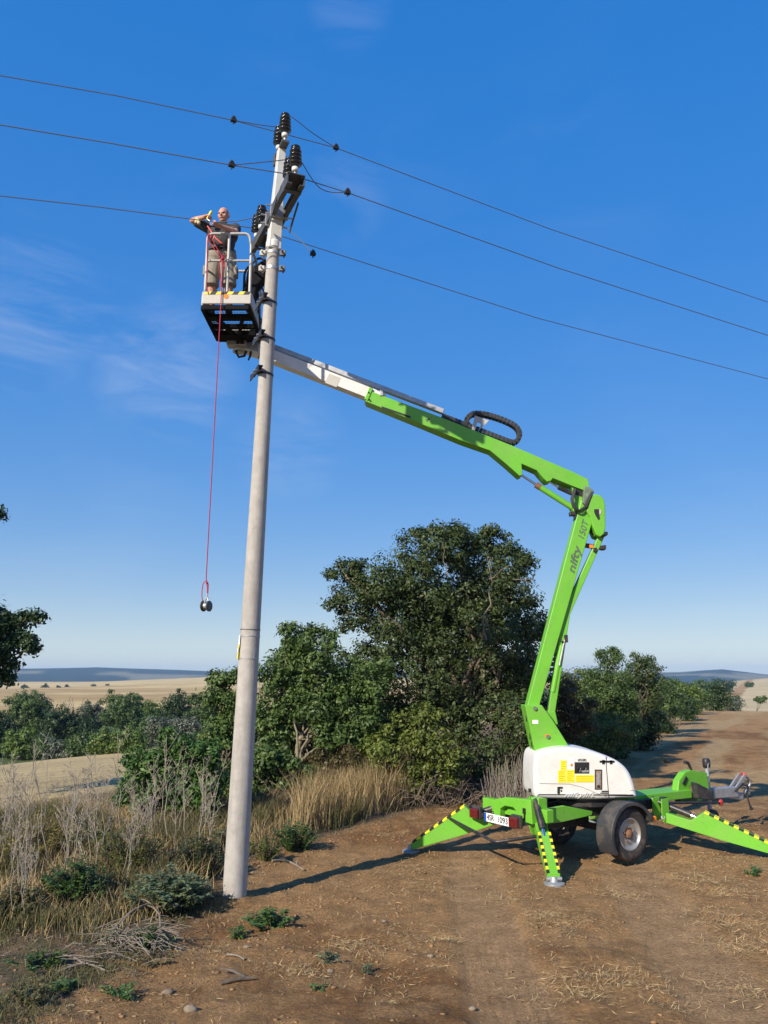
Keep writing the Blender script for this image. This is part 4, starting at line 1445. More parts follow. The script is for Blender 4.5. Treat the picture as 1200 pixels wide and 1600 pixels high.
b_ = MB(); b_.box(P(942, 836, YB), (0.07, 0.30, 0.05)); b_.box(P(936, 838.5, YB), (0.06, 0.28, 0.03))
build("link_pin", b_, M_blacksteel, kn, 0.004)
# cross strap between lower boom and rear link
b_ = MB(); b_.bar(P(913, 852, YB), P(945, 857, YB), 0.10, 0.055)
sp = build("boom_rest", b_, M_blacksteel, lift, 0.004)
decal("rest_label", 921, 851, 927, 856, M_orange, sp, Y=YB - 0.06)
b_ = MB(); b_.box(P(928.5, 860, YB - 0.02), (0.05, 0.16, 0.06)); b_.box(P(942.5, 856, YB - 0.02), (0.05, 0.16, 0.06))
build("rest_pads", b_, M_black, sp, 0.006)
# upper boom
UPH = 0.13
upper = slab("upper_boom", [(576.5, 610), (690, 652), (800, 696), (893, 736), (919, 748.5), (921, 761), (912, 766), (900, 761.5), (864, 747), (861, 751), (855, 752.5), (850, 748), (839, 735), (815, 724.5), (816.5, 742), (812, 743.5), (790, 724), (766, 704), (720, 688), (640, 655), (571, 627)], UPH, M_green, bevel=0.008)
mb = MB(); mb.prism([P(x, y, YB - UPH - 0.003) for x, y in ((596, 634.5), (641, 650), (642, 653.5), (597, 638))], V(0, 0.004, 0))
build("boom_slot", mb, M_dark, upper)
mb = MB(); mb.bar(P(665, 656, YB - UPH - 0.002), P(672, 655, YB - UPH - 0.002), 0.003, 0.02); mb.bar(P(667, 659, YB - UPH - 0.002), P(671, 653, YB - UPH - 0.002), 0.003, 0.014)
build("boom_mark", mb, M_greyprint, upper)
mb = MB(); mb.box(P(596, 613.5, YB - UPH - 0.005), (0.05, 0.02, 0.10))
build("tray_clip", mb, M_galv, upper, 0.004)
mb = MB()
q0, q1 = P(573.5, 619, YB), P(579, 621, YB)
mb.bar(q0, q1, 2 * UPH + 0.03, 0.21)
build("boom_collar", mb, M_green, upper, 0.006)
mb = MB()
for sx in (0, 1):
    mb.tube([P(576 + sx * 1.2, 613 + sx * 11.5, YB - UPH - 0.03), P(576 + sx * 1.2, 613 + sx * 11.5, YB - UPH)], 0.012, 8)
build("collar_bolts", mb, M_dark, upper)
def ybar(name, a, b, hh, half, m, parent=lift, bevel=0.006):
    """A beam whose face runs between two photo points in the boom plane."""
    pa, pb = P(a[0], a[1], YB), P(b[0], b[1], YB)
    b_ = MB(); b_.bar(pa, pb, 2 * half, hh)
    return build(name, b_, m, parent, bevel)
tele = ybar("telescopic_boom", (372, 537), (600, 626), 0.175, 0.105, M_white_boom)
for x_, y_ in ((520, 594), (545, 604)):
    pa, pb = P(x_ - 9, y_ - 3.3, YB - 0.107), P(x_ + 9, y_ + 3.7, YB - 0.107)
    if x_ == 520:
        b_ = MB(); b_.bar(pa, pb, 0.003, 0.165)
        build("boom_panel", b_, M_toe, tele)
b_ = MB(); b_.bar(P(365, 529, YB - 0.02), P(693, 654, YB - 0.02), 0.10, 0.075)
tr = build("cable_tray", b_, M_galv, lift, 0.005)
tr.location = V(0, 0.03, 0.118)
# boom tip and cage bracket
slab("boom_tip", [(348, 527), (351, 521), (364, 516.5), (385, 524), (405, 538), (404, 550), (392, 547), (366, 537)], 0.11, M_galv)
slab("tip_opening", [(353.5, 525), (360.5, 522), (361.5, 528.5), (357, 530)], 0.113, M_dark, bevel=0.0)
b_ = MB(); b_.tube([P(372, 539, YB - 0.1), P(369, 550, YB - 0.12), P(373, 558, YB - 0.12), P(382, 556, YB - 0.1), P(385, 548, YB - 0.05)], 0.020, 10); b_.tube([P(392, 549, YB - 0.1), P(391, 556, YB - 0.1), P(388, 563, YB - 0.1)], [0.02, 0.02, 0.012], 8)
build("tip_hose", b_, M_black, lift)
# luffing ram and levelling ram under the upper boom
b_ = MB(); b_.tube([P(814, 742, YB), P(842, 760, YB)], 0.018, 12)
rr_ = build("luffing_rod", b_, M_chrome, lift)
b_ = MB(); b_.tube([P(837, 757, YB), P(844, 761.5, YB)], 0.05, 16)
build("ram_gland", b_, M_rust, rr_, 0.004)
b_ = MB(); b_.tube([P(844, 761.5, YB), P(905, 800, YB)], 0.046, 18)
build("luffing_ram", b_, M_green, lift, 0.004)
b_ = MB(); b_.tube([P(857, 752, YB), P(873, 762, YB)], 0.014, 10)
r2_ = build("levelling_rod", b_, M_chrome, lift)
b_ = MB(); b_.tube([P(872, 761.5, YB), P(897, 773, YB)], 0.032, 14)
build("levelling_ram", b_, M_blacksteel, lift)
slab("knuckle_lug", [(893, 760), (913, 757), (922, 770), (918, 790), (906, 806), (897, 801), (893, 792), (900, 782)], 0.09, M_green)
# hoses round the elbow
b_ = MB()
for k in range(6):
    o1, o2 = (k % 3) * 1.6, (k // 3) * 0.05
    b_.tube([P(897 + o1, 764, YB - 0.15 + o2), P(892 + o1, 780, YB - 0.19 + o2), P(895 + o1, 793, YB - 0.20 + o2), P(904 + o1, 798, YB - 0.19 + o2), P(913 + o1, 792, YB - 0.18 + o2), P(918 + o1, 780, YB - 0.17 + o2), P(924 + o1, 768, YB - 0.16 + o2)], 0.0115, 8)
build("elbow_hoses", b_, M_black, lift)
b_ = MB(); b_.prism([P(x, y, YB - 0.17) for x, y in ((913, 758), (926, 764), (928, 770), (915, 789), (911, 786))], V(0, 0.34, 0))
build("elbow_cover", b_, mat("scuffed_grey_green", (0.13, 0.18, 0.12), 0.6, 0, 0.4, 18.0), lift, 0.01)
b_ = MB(); b_.prism([P(x, y, YB - 0.10) for x, y in ((896, 762), (911, 766), (910, 776), (898, 772))], V(0, 0.2, 0))
build("elbow_gap_plate", b_, M_dark, lift)
b_ = MB(); b_.box(P(895, 803, YB - 0.06), (0.10, 0.12, 0.06)); b_.box(P(900, 808, YB - 0.06), (0.06, 0.10, 0.07))
build("valve_block", b_, M_blacksteel, lift, 0.006)
# cable chain on top of the upper boom, link by link
cch = [(690, 650.5), (720, 662), (750, 673.5), (780, 685), (799, 692), (807, 690), (811.5, 682), (809.5, 672), (801, 664), (785, 656.5), (765, 650), (750, 647), (738, 647.5), (731, 653), (728, 660), (733, 666)]
cpts = [P(x, y, YB) for x, y in cch]
cs_ = []
for i in range(len(cpts) - 1):
    p0, p1, p2, p3 = cpts[max(0, i - 1)], cpts[i], cpts[i + 1], cpts[min(len(cpts) - 1, i + 2)]
    for k in range(16):
        t = k / 16
        cs_.append(0.5 * ((2 * p1) + (p2 - p0) * t + (2 * p0 - 5 * p1 + 4 * p2 - p3) * t * t + (3 * p1 - p0 - 3 * p2 + p3) * t ** 3))
chain = empty_child("cable_chain", lift)
acc, last, dlink = 0.0, cs_[0], 0.052
for p in cs_[1:]:
    if (p - last).length >= dlink:
        lk = MB()
        d_ = (p - last)
        lk.bar(last + d_ * 0.03, p - d_ * 0.03, 0.13, 0.072, V(0, 0, 1) if abs(d_.normalized().z) < 0.9 else V(1, 0, 0))
        build("chain_link", lk, M_black, chain, 0.004)
        last = p
cb = MB()
cb.prism([P(x, y, YB - 0.085) for x, y in ((742, 649), (764, 657), (760, 661), (753, 668), (748, 671.5), (752, 662), (746, 659.5), (741, 676), (736.5, 675))], V(0, 0.012, 0))
cb.prism([P(x, y, YB + 0.075) for x, y in ((742, 649), (764, 657), (760, 661), (753, 668), (748, 671.5), (752, 662), (746, 659.5), (741, 676), (736.5, 675))], V(0, 0.012, 0))
build("chain_bracket", cb, M_toe, lift)

# ---- work cage
CX0, CX1, CY0, CY1, CZ = -2.60, -1.93, 10.62, 11.72, 7.62
cage = empty_child("work_cage", lift)
TB = 0.021
def arc_path(pts, rad=0.09, n=6):
    """Polyline with rounded corners."""
    pts = [Vector(p) for p in pts]
    out = [pts[0]]
    for i in range(1, len(pts) - 1):
        a, b, c = pts[i - 1], pts[i], pts[i + 1]
        r1 = min(rad, (a - b).length * 0.45, (c - b).length * 0.45)
        s, e = b + (a - b).normalized() * r1, b + (c - b).normalized() * r1
        for k in range(n + 1):
            t = k / n
            out.append(s * (1 - t) ** 2 + b * 2 * t * (1 - t) + e * t * t)
    out.append(pts[-1])
    return out
def cage_tube(name, pts, rad=TB, m=None, rnd=0.09):
    b_ = MB(); b_.tube(arc_path(pts, rnd), rad, 12)
    return build(name, b_, m or M_grey_cage, cage)
ZT, ZM = CZ + 1.12, CZ + 0.69
FX = -2.255
cage_tube("guard_rail", [(CX0 + 0.03, CY0, CZ + 0.1), (CX0 + 0.03, CY0, ZT), (CX1 - 0.03, CY0, ZT), (CX1 - 0.01, CY0 + 0.03, ZT - 0.18), (CX1, CY0 + 0.45, ZT - 0.20)])
cage_tube("guard_rail", [(CX0 + 0.03, CY1, CZ + 0.1), (CX0 + 0.03, CY1, ZT), (CX1 - 0.03, CY1, ZT), (CX1 - 0.03, CY1, CZ + 0.1)])
cage_tube("side_rail", [(CX0 + 0.03, CY0 + 0.05, ZT), (CX0 + 0.03, CY1 - 0.05, ZT)])
cage_tube("mid_rail", [(CX0 + 0.03, CY1 - 0.05, ZM - 0.1), (CX0 - 0.01, CY0 + 0.15, ZM - 0.03), (CX0 + 0.03, CY0, ZM), (CX1, CY0, ZM)], 0.017)
cage_tube("mid_rail", [(CX1, CY0, ZM), (CX1, CY1, ZM)], 0.017)
cage_tube("mid_rail", [(CX0 + 0.03, CY1, ZM), (CX1, CY1, ZM)], 0.017)
cage_tube("post", [(FX, CY0, CZ + 0.02), (FX, CY0, ZT)])
cage_tube("post", [(CX1, CY0, CZ + 0.02), (CX1, CY0, ZT - 0.17)])
cage_tube("post", [(CX1, CY0 + 0.45, CZ + 0.1), (CX1, CY0 + 0.45, ZT - 0.20)], 0.018)
cage_tube("console_guard", [(CX1 - 0.18, CY0 + 0.5, CZ + 0.3), (CX1 - 0.18, CY0 + 0.5, CZ + 0.80), (CX1 + 0.02, CY0 + 0.5, CZ + 1.02), (CX1 + 0.14, CY0 + 0.5, CZ + 0.98), (CX1 + 0.14, CY0 + 0.5, CZ + 0.3)], 0.018, M_blacksteel)
# toe boards
def toe(x0, y0, x1, y1):
    b_ = MB()
    b_.bar(V(x0, y0, CZ + 0.09), V(x1, y1, CZ + 0.09), 0.03, 0.19)
    return build("toe_board", b_, M_toe, cage, 0.012)
tf = toe(CX0, CY0 - 0.035, CX1 + 0.03, CY0 - 0.035)
toe(CX0, CY1, CX1, CY1); toe(CX0 - 0.005, CY0, CX0 - 0.005, CY1); toe(CX1 + 0.02, CY0, CX1 + 0.02, CY1)
ns = 8
for i in range(ns):
    xa = CX0 + 0.03 + (CX1 - CX0 - 0.03) * i / ns
    xb = CX0 + 0.03 + (CX1 - CX0 - 0.03) * (i + 0.96) / ns
    b_ = MB()
    sk = 0.03
    b_.prism([V(xa - sk * 0, CY0 - 0.0535, CZ + 0.135), V(xb, CY0 - 0.0535, CZ + 0.135), V(xb + sk, CY0 - 0.0535, CZ + 0.18), V(xa + sk, CY0 - 0.0535, CZ + 0.18)], V(0, 0.003, 0))
    build("hazard_stripe", b_, M_yellow if i % 2 == 0 else M_dark, tf)
b_ = MB(); b_.lathe(V(-2.255, CY0 - 0.051, CZ + 0.105), (0, -1, 0), [(0.0, 0.0), (0.034, 0.0), (0.034, 0.004), (0, 0.004)], 20, False)
build("round_label", b_, M_orange, tf)
# floor tray: rim, ribs and open mesh
b_ = MB()
for (p, q) in (((CX0, CY0), (CX1, CY0)), ((CX0, CY1), (CX1, CY1)), ((CX0, CY0), (CX0, CY1)), ((CX1, CY0), (CX1, CY1))):
    b_.bar(V(p[0], p[1], CZ - 0.045), V(q[0], q[1], CZ - 0.045), 0.05, 0.07)
build("floor_frame", b_, M_console, cage, 0.01)
for yy, hh, ww in ((CY0 + 0.30, 0.06, 0.12), (CY0 + 0.62, 0.06, 0.08), (CY0 + 0.93, 0.08, 0.20)):
    b_ = MB(); b_.bar(V(CX0, yy, CZ - 0.05), V(CX1, yy, CZ - 0.05), ww, hh)
    build("floor_rib", b_, M_console, cage)
b_ = MB()
for i in range(17):
    x = CX0 + (CX1 - CX0) * i / 16
    b_.bar(V(x, CY0, CZ - 0.002), V(x, CY1, CZ - 0.002), 0.004, 0.004)
for i in range(20):
    y = CY0 + (CY1 - CY0) * i / 19
    b_.bar(V(CX0, y, CZ - 0.004), V(CX1, y, CZ - 0.004), 0.004, 0.004)
fg = build("floor_mesh", b_, M_blacksteel, cage)
tag(fg, kind='stuff')
b_ = MB()
b_.bar(V(CX0 + 0.12, CY0 + 0.2, CZ - 0.07), V(-2.2, CY1 - 0.05, CZ - 0.12), 0.05, 0.05); b_.bar(V(CX1 - 0.12, CY0 + 0.2, CZ - 0.07), V(-2.28, CY1 - 0.05, CZ - 0.12), 0.05, 0.05)
build("floor_brace", b_, M_console, cage)
b_ = MB(); b_.box(V(-2.30, CY1 + 0.02, CZ - 0.05), (0.30, 0.16, 0.22)); b_.lathe(V(-2.28, CY1 + 0.14, CZ - 0.20), (0, 0, 1), [(0, 0), (0.11, 0), (0.11, 0.30), (0.08, 0.34), (0, 0.34)], 20)
build("cage_mount", b_, M_galv, cage, 0.008)
# console with hanging cables
b_ = MB()
b_.prism([V(CX1 - 0.16, CY0 + 0.30, CZ + 0.30), V(CX1 - 0.10, CY0 + 0.30, CZ + 0.72), V(CX1 + 0.16, CY0 + 0.30, CZ + 0.90), V(CX1 + 0.16, CY0 + 0.30, CZ + 0.60), V(CX1 + 0.04, CY0 + 0.30, CZ + 0.45), V(CX1 + 0.0, CY0 + 0.30, CZ + 0.1), V(CX1 - 0.12, CY0 + 0.30, CZ + 0.1)], V(0, 0.22, 0))
build("control_console", b_, M_console, cage, 0.02)
b_ = MB()
b_.tube([V(CX1 + 0.10, CY0 + 0.4, CZ + 0.5), V(CX1 + 0.18, CY0 + 0.45, CZ + 0.30), V(CX1 + 0.14, CY0 + 0.5, CZ + 0.08), V(CX1 + 0.06, CY0 + 0.6, CZ - 0.05), V(CX1 + 0.10, CY0 + 0.7, CZ - 0.28), V(CX1 - 0.02, CY1, CZ - 0.35)], 0.012, 8)
b_.tube([V(CX1 + 0.05, CY0 + 0.4, CZ + 0.4), V(CX1 + 0.07, CY0 + 0.45, CZ + 0.1), V(CX1 + 0.09, CY0 + 0.5, CZ - 0.2), V(CX1 + 0.03, CY1, CZ - 0.3)], 0.014, 8)
b_.tube([V(CX1 + 0.02, CY0 + 0.5, CZ + 0.2), V(CX1 + 0.12, CY0 + 0.55, CZ - 0.05), V(CX1 + 0.16, CY0 + 0.6, CZ - 0.15), V(CX1 + 0.10, CY0 + 0.7, CZ - 0.2), V(CX1 + 0.05, CY0 + 0.7, CZ - 0.1)], 0.010, 8)
build("console_cables", b_, M_black, cage)
# ------------------------------------------------------------------ worker in the cage
WP = V(-2.43, 10.95, CZ + 0.004)
person = empty("person", WP, "bald worker in dark grey shirt and khaki shorts reaching for the wire from the cage", "person")
def W(x, y, z):
    return WP + V(x, y, z)
def remeshed(name, mb_, m, voxel, smooth_it=4):
    """Fuse overlapping volumes into one continuous skin."""
    org = WP
    me = bpy.data.meshes.new(name + "_src")
    me.from_pydata([(x - org.x, y - org.y, z - org.z) for x, y, z in mb_.v], [], mb_.f)
    me.update()
    bm = bmesh.new(); bm.from_mesh(me)
    bmesh.ops.remove_doubles(bm, verts=bm.verts, dist=0.0004)
    bmesh.ops.holes_fill(bm, edges=[e for e in bm.edges if e.is_boundary], sides=0)
    bmesh.ops.recalc_face_normals(bm, faces=bm.faces); bm.to_mesh(me); bm.free()
    o = bpy.data.objects.new(name + "_src", me)
    COL.objects.link(o)
    md = o.modifiers.new("r", 'REMESH'); md.mode = 'VOXEL'; md.voxel_size = voxel; md.use_smooth_shade = True
    ms = o.modifiers.new("s", 'SMOOTH'); ms.factor = 0.5; ms.iterations = smooth_it
    bpy.context.view_layer.update()
    res = bpy.data.meshes.new_from_object(o.evaluated_get(bpy.context.evaluated_depsgraph_get()))
    res.name = name
    bpy.data.objects.remove(o, do_unlink=True)
    res.materials.clear()
    res.polygons.foreach_set("use_smooth", [True] * len(res.polygons))
    return mesh_obj(name, res, m, person)
_h = P(349.5, 336.5, 10.90) - WP
HX, HY, HZ = _h.x, _h.y, _h.z                       # head centre, leaning out a little
body = MB()
# legs
for sx in (-1, 1):
    hip, knee, ank = W(0.095 * sx, 0.0, 0.92), W(0.125 * sx, -0.02, 0.50), W(0.13 * sx, 0.03, 0.09)
    body.capsule(hip, 0.095, knee, 0.060); body.capsule(knee, 0.060, knee.lerp(ank, 0.35) + V(0, 0.015, 0), 0.064); body.capsule(knee.lerp(ank, 0.35) + V(0, 0.015, 0), 0.064, ank, 0.040)
    body.capsule(ank + V(0, 0.03, -0.04), 0.042, ank + V(0.03 * sx, -0.15, -0.055), 0.036)
# trunk
body.capsule(W(-0.06, 0.0, 0.93), 0.13, W(0.06, 0.0, 0.93), 0.13)
body.capsule(W(0, 0.0, 0.98), 0.15, W(0, -0.02, 1.18), 0.155)
body.capsule(W(-0.07, -0.01, 1.28), 0.135, W(0.07, -0.01, 1.28), 0.135)
body.capsule(W(-0.15, -0.01, 1.375), 0.072, W(0.15, -0.01, 1.375), 0.072)
body.capsule(W(0, 0.0, 1.38), 0.075, W(HX * 0.6, -0.03, 1.49), 0.062)
# head
hd = (V(1, 0, 0), V(0, 1, 0), V(0, 0, 1))
yaw = Matrix.Rotation(R(-14), 3, 'Z') @ Matrix.Rotation(R(10), 3, 'X')
hax = tuple(yaw @ a for a in hd)
HC = W(HX, HY, HZ)
def Hd(x, y, z):
    return HC + hax[0] * x + hax[1] * y + hax[2] * z
body.ball(Hd(0, 0.012, 0.022), (0.078, 0.098, 0.098), 18, 12, hax)
body.ball(Hd(0, -0.022, -0.035), (0.066, 0.074, 0.080), 16, 10, hax)
body.ball(Hd(0, -0.050, -0.088), (0.040, 0.036, 0.028), 12, 8, hax)
body.capsule(Hd(-0.036, -0.082, 0.022), 0.013, Hd(0.036, -0.082, 0.022), 0.013)
body.capsule(Hd(0, -0.090, 0.010), 0.010, Hd(0, -0.108, -0.026), 0.016)
body.capsule(Hd(-0.020, -0.085, -0.062), 0.011, Hd(0.020, -0.085, -0.062), 0.011)
for sx in (-1, 1):
    body.ball(Hd(0.078 * sx, 0.012, -0.012), (0.014, 0.024, 0.036), 10, 8, hax)
    body.ball(Hd(0.046 * sx, -0.060, -0.025), (0.024, 0.022, 0.026), 10, 8, hax)
# arm raised at the left of the picture
S1, E1, H1 = W(-0.19, -0.01, 1.39), P(301, 345, 10.88), P(320, 339, 10.72)
body.capsule(S1, 0.066, S1.lerp(E1, 0.55), 0.055); body.capsule(S1.lerp(E1, 0.55), 0.055, E1, 0.044)
body.capsule(E1, 0.044, E1.lerp(H1, 0.3), 0.047); body.capsule(E1.lerp(H1, 0.3), 0.047, H1, 0.031)
# arm bent across the chest at the right
S2, E2, H2 = W(0.19, -0.01, 1.39), P(368, 363, 10.70), P(346, 354, 10.52)
body.capsule(S2, 0.066, S2.lerp(E2, 0.55), 0.055); body.capsule(S2.lerp(E2, 0.55), 0.055, E2, 0.044)
body.capsule(E2, 0.044, E2.lerp(H2, 0.3), 0.047); body.capsule(E2.lerp(H2, 0.3), 0.047, H2, 0.031)
def hand(mb_, wrist, fwd, palm_n, side, grip):
    """Palm, four bent fingers and a thumb closing on the point grip."""
    f = Vector(fwd).normalized()
    n = Vector(palm_n); n = (n - f * n.dot(f)).normalized()     # palm faces n
    s = f.cross(n).normalized() * side                           # towards the thumb
    pc = Vector(wrist) + f * 0.05
    for k in (-1, 0, 1):
        mb_.capsule(pc - f * 0.035 + s * (0.020 * k), 0.017, pc + f * 0.035 + s * (0.024 * k), 0.015, 8)
    for k, ln in ((1.5, 0.92), (0.5, 1.0), (-0.5, 0.95), (-1.5, 0.78)):
        b0 = pc + f * 0.045 + s * (0.019 * k)
        b1 = b0 + (f * 0.030 + n * 0.016) * ln
        b2 = b1 + (f * 0.004 + n * 0.027) * ln
        b3 = b2 + (f * -0.018 + n * 0.012) * ln
        mb_.capsule(b0, 0.0098, b1, 0.0092, 8); mb_.capsule(b1, 0.0092, b2, 0.0086, 8); mb_.capsule(b2, 0.0086, b3, 0.0078, 8)
    t0 = pc - f * 0.02 + s * 0.034
    t1 = t0 + f * 0.026 + s * 0.020 + n * 0.018
    t2 = t1 + f * 0.024 + n * 0.022 - s * 0.004
    mb_.capsule(t0, 0.014, t1, 0.0115, 8); mb_.capsule(t1, 0.0115, t2, 0.0095, 8)
    return pc + f * 0.045 + n * 0.030
g1 = hand(body, H1, (H1 - E1), V(0.1, -0.1, -1), 1, None)
g2 = hand(body, H2, (H2 - E2), V(0.0, 0.25, 1), 1, None)
remeshed("body", body, M_skin, 0.0062, 3)
for sx in (-1, 1):
    e = MB(); e.ball(Hd(0.030 * sx, -0.083, 0.002), (0.013, 0.009, 0.006), 10, 6, hax)
    build("eye", e, M_dark, person)
e = MB(); e.capsule(Hd(-0.020, -0.0945, -0.060), 0.0045, Hd(0.020, -0.0945, -0.060), 0.0045, 8)
build("mouth", e, mat("lip", (0.22, 0.07, 0.06), 0.5, 0, 0.05), person)
# shirt
sh = MB()
sh.capsule(W(-0.075, 0.0, 0.94), 0.150, W(0.075, 0.0, 0.94), 0.150, 16)
sh.capsule(W(-0.03, 0.0, 1.02), 0.170, W(0.03, -0.02, 1.16), 0.172, 16)
sh.capsule(W(-0.085, -0.01, 1.28), 0.152, W(0.085, -0.01, 1.28), 0.152, 16)
sh.capsule(W(-0.165, -0.01, 1.37), 0.088, W(0.165, -0.01, 1.37), 0.088, 14)
sh.capsule(S1, 0.088, S1.lerp(E1, 0.72), 0.070, 14)
sh.capsule(S2, 0.088, S2.lerp(E2, 0.62), 0.072, 14)
sh.capsule(W(0, -0.02, 1.38), 0.085, W(0, -0.03, 1.43), 0.078, 14)
remeshed("shirt", sh, M_shirt, 0.009, 4)
so = MB()
so.capsule(W(-0.07, 0.0, 0.94), 0.156, W(0.07, 0.0, 0.94), 0.156, 16)
for sx in (-1, 1):
    so.capsule(W(0.098 * sx, 0.0, 0.86), 0.128, W(0.128 * sx, -0.015, 0.52), 0.108, 14)
    so.lathe(W(0.128 * sx, -0.015, 0.62), V(0.01 * sx, 0, -1), [(0.0, 0), (0.108, 0.0), (0.112, 0.10), (0.114, 0.17), (0.06, 0.172), (0.0, 0.172)], 16)
    so.box(W(0.235 * sx, -0.01, 0.68), (0.03, 0.15, 0.16))
remeshed("shorts", so, M_shorts, 0.010, 3)
be = MB(); be.lathe(W(0, 0, 1.0), (0, 0, 1), [(0.19, -0.02), (0.212, -0.02), (0.212, 0.02), (0.19, 0.02)], 24, False)
bo_ = build("belt", be, M_leather, person)
for sx in (-1, 1):
    bt = MB()
    an = W(0.13 * sx, 0.03, 0.09)
    bt.capsule(an + V(0, 0.01, 0.06), 0.058, an + V(0, 0.02, -0.03), 0.056, 12)
    bt.capsule(an + V(0, 0.04, -0.040), 0.050, an + V(0.035 * sx, -0.18, -0.050), 0.044, 12)
    bo = build("boot", bt, M_leather, person)
    sk = MB(); sk.lathe(an + V(0, 0.005, 0.05), (0, -0.0, 1), [(0.05, 0), (0.052, 0.10), (0.046, 0.11)], 14)
    build("sock", sk, M_dark, person)
# harness strap and tool in the raised hand
hs = MB()
hs.tube([W(-0.20, -0.13, 1.36), W(-0.05, -0.19, 1.12), W(0.08, -0.19, 1.0)], 0.012, 8)
build("harness_strap", hs, M_redplastic, person)
tool = empty("hand_tool", g1, "yellow handled hand tool gripped in the worker's raised hand", "hand tool")
tm = MB(); tm.capsule(g1 + V(-0.02, 0, -0.02), 0.017, g1 + V(0.035, -0.02, 0.075), 0.022, 12)
build("handle", tm, M_yellow, tool)
tm = MB(); tm.tube([g1 + V(-0.02, 0, -0.02), g1 + V(0.045, -0.01, -0.10)], 0.009, 8); tm.box(g1 + V(0.05, -0.01, -0.11), (0.05, 0.03, 0.05))
build("steel_head", tm, M_chrome, tool, 0.004)
gl = MB()
_g = E1.lerp(H1, 0.45) + V(0, -0.05, -0.03)
gl.capsule(_g, 0.030, _g + V(0.03, -0.01, -0.07), 0.026, 12)
gl.capsule(_g + V(-0.01, 0, 0), 0.020, _g + V(-0.02, -0.01, -0.06), 0.016, 10)
glo = build("work_glove", gl, mat("cream_glove", (0.62, 0.52, 0.30), 0.8, 0, 0.1), None, loc=W(-0.40, -0.14, 1.48))
tag(glo, "cream work glove hanging at the worker's raised forearm", "glove")

# ------------------------------------------------------------------ red hand line with its pulley block
RY = CY0 - 0.075
rp = []
def crm(js, n=8):
    sm = []
    for i in range(len(js) - 1):
        p0, p1, p2, p3 = js[max(0, i - 1)], js[i], js[i + 1], js[min(len(js) - 1, i + 2)]
        for k_ in range(n):
            t = k_ / n
            sm.append(0.5 * ((2 * p1) + (p2 - p0) * t + (2 * p0 - 5 * p1 + 4 * p2 - p3) * t * t + (3 * p1 - p0 - 3 * p2 + p3) * t ** 3))
    sm.append(js[-1])
    return sm
top_ = P(348, 410, RY)
bot_ = P(322, 905, RY)
rope = empty("red_rope", top_, "thin red rope hanging from the cage rail straight down past the pole", "rope")
mb = MB()
mb.tube(crm([P(327, 365, CY0 - 0.03), P(325, 374, RY), P(334, 388, RY), P(345, 404, RY), top_, P(346.5, 440, RY), P(345, 478, RY)] + [P(345, 478, RY).lerp(bot_, i / 8) for i in range(1, 9)]), 0.0068, 8)
build("hanging_line", mb, M_rope, rope)
mb = MB()
mb.tube(crm([P(327, 365, CY0 - 0.03), P(331, 372, RY), P(338, 386, RY), P(349, 403, RY), P(351, 398, RY), P(347, 400, RY), P(347, 412, RY), P(351, 418, RY), P(349, 405, RY), P(342, 413, RY), P(345, 440, RY), P(346, 460, RY)]), 0.0066, 8)
mb.ball(P(348, 404, RY), 0.03, 10, 6)
mb.ball(P(330, 371, RY), 0.022, 10, 6)
build("knotted_loops", mb, M_rope, rope)
mb = MB()
mb.tube(crm([P(325, 366, CY0 - 0.03), P(323.5, 390, CY0 - 0.05), P(324.5, 420, CY0 - 0.06), P(323, 445, CY0 - 0.06), P(325.5, 459, CY0 - 0.06)]), 0.007, 8)
build("side_strand", mb, M_rope, rope)
mb = MB()
mb.tube(crm([P(322.5, 908, RY), P(318, 911, RY), P(316, 920, RY), P(315.5, 932, RY), P(317, 940, RY)]), 0.006, 8)
mb.tube([bot_, P(324, 918, RY), P(324, 930, RY)], 0.007, 8)
mb.tube([bot_, P(325.5, 914, RY), P(324.5, 928, RY)], 0.007, 8)
mb.ball(P(323.5, 911, RY), 0.018, 10, 6)
build("tied_end", mb, M_rope, rope)
pc_ = P(323, 947, RY)
pulley = empty("pulley_block", pc_, "small black and silver pulley block dangling at the end of the red rope", "pulley")
for q, m_ in ((-0.042, M_blacksteel), (0.030, M_crossarm)):
    mb = MB(); mb.lathe(pc_ + V(q, 0, 0), V(1, -0.45, 0), [(0, -0.012), (0.050, -0.012), (0.072, -0.004), (0.072, 0.004), (0.050, 0.012), (0, 0.012)], 24)
    build("cheek_plate", mb, m_, pulley)
mb = MB(); mb.lathe(pc_ + V(-0.006, 0, 0), V(1, -0.45, 0), [(0, -0.03), (0.055, -0.022), (0.04, -0.006), (0.04, 0.006), (0.055, 0.022), (0, 0.03)], 20)
build("sheave", mb, M_galv, pulley)
mb = MB(); mb.tube([pc_ + V(-0.035, 0, 0.03), pc_ + V(-0.012, 0, 0.11), pc_ + V(0.012, 0, 0.11), pc_ + V(0.025, 0, 0.03)], 0.010, 8); mb.tube([pc_ + V(0, 0, 0.10), pc_ + V(0, 0, 0.17)], 0.009, 8)
build("shackle", mb, M_galv, pulley)
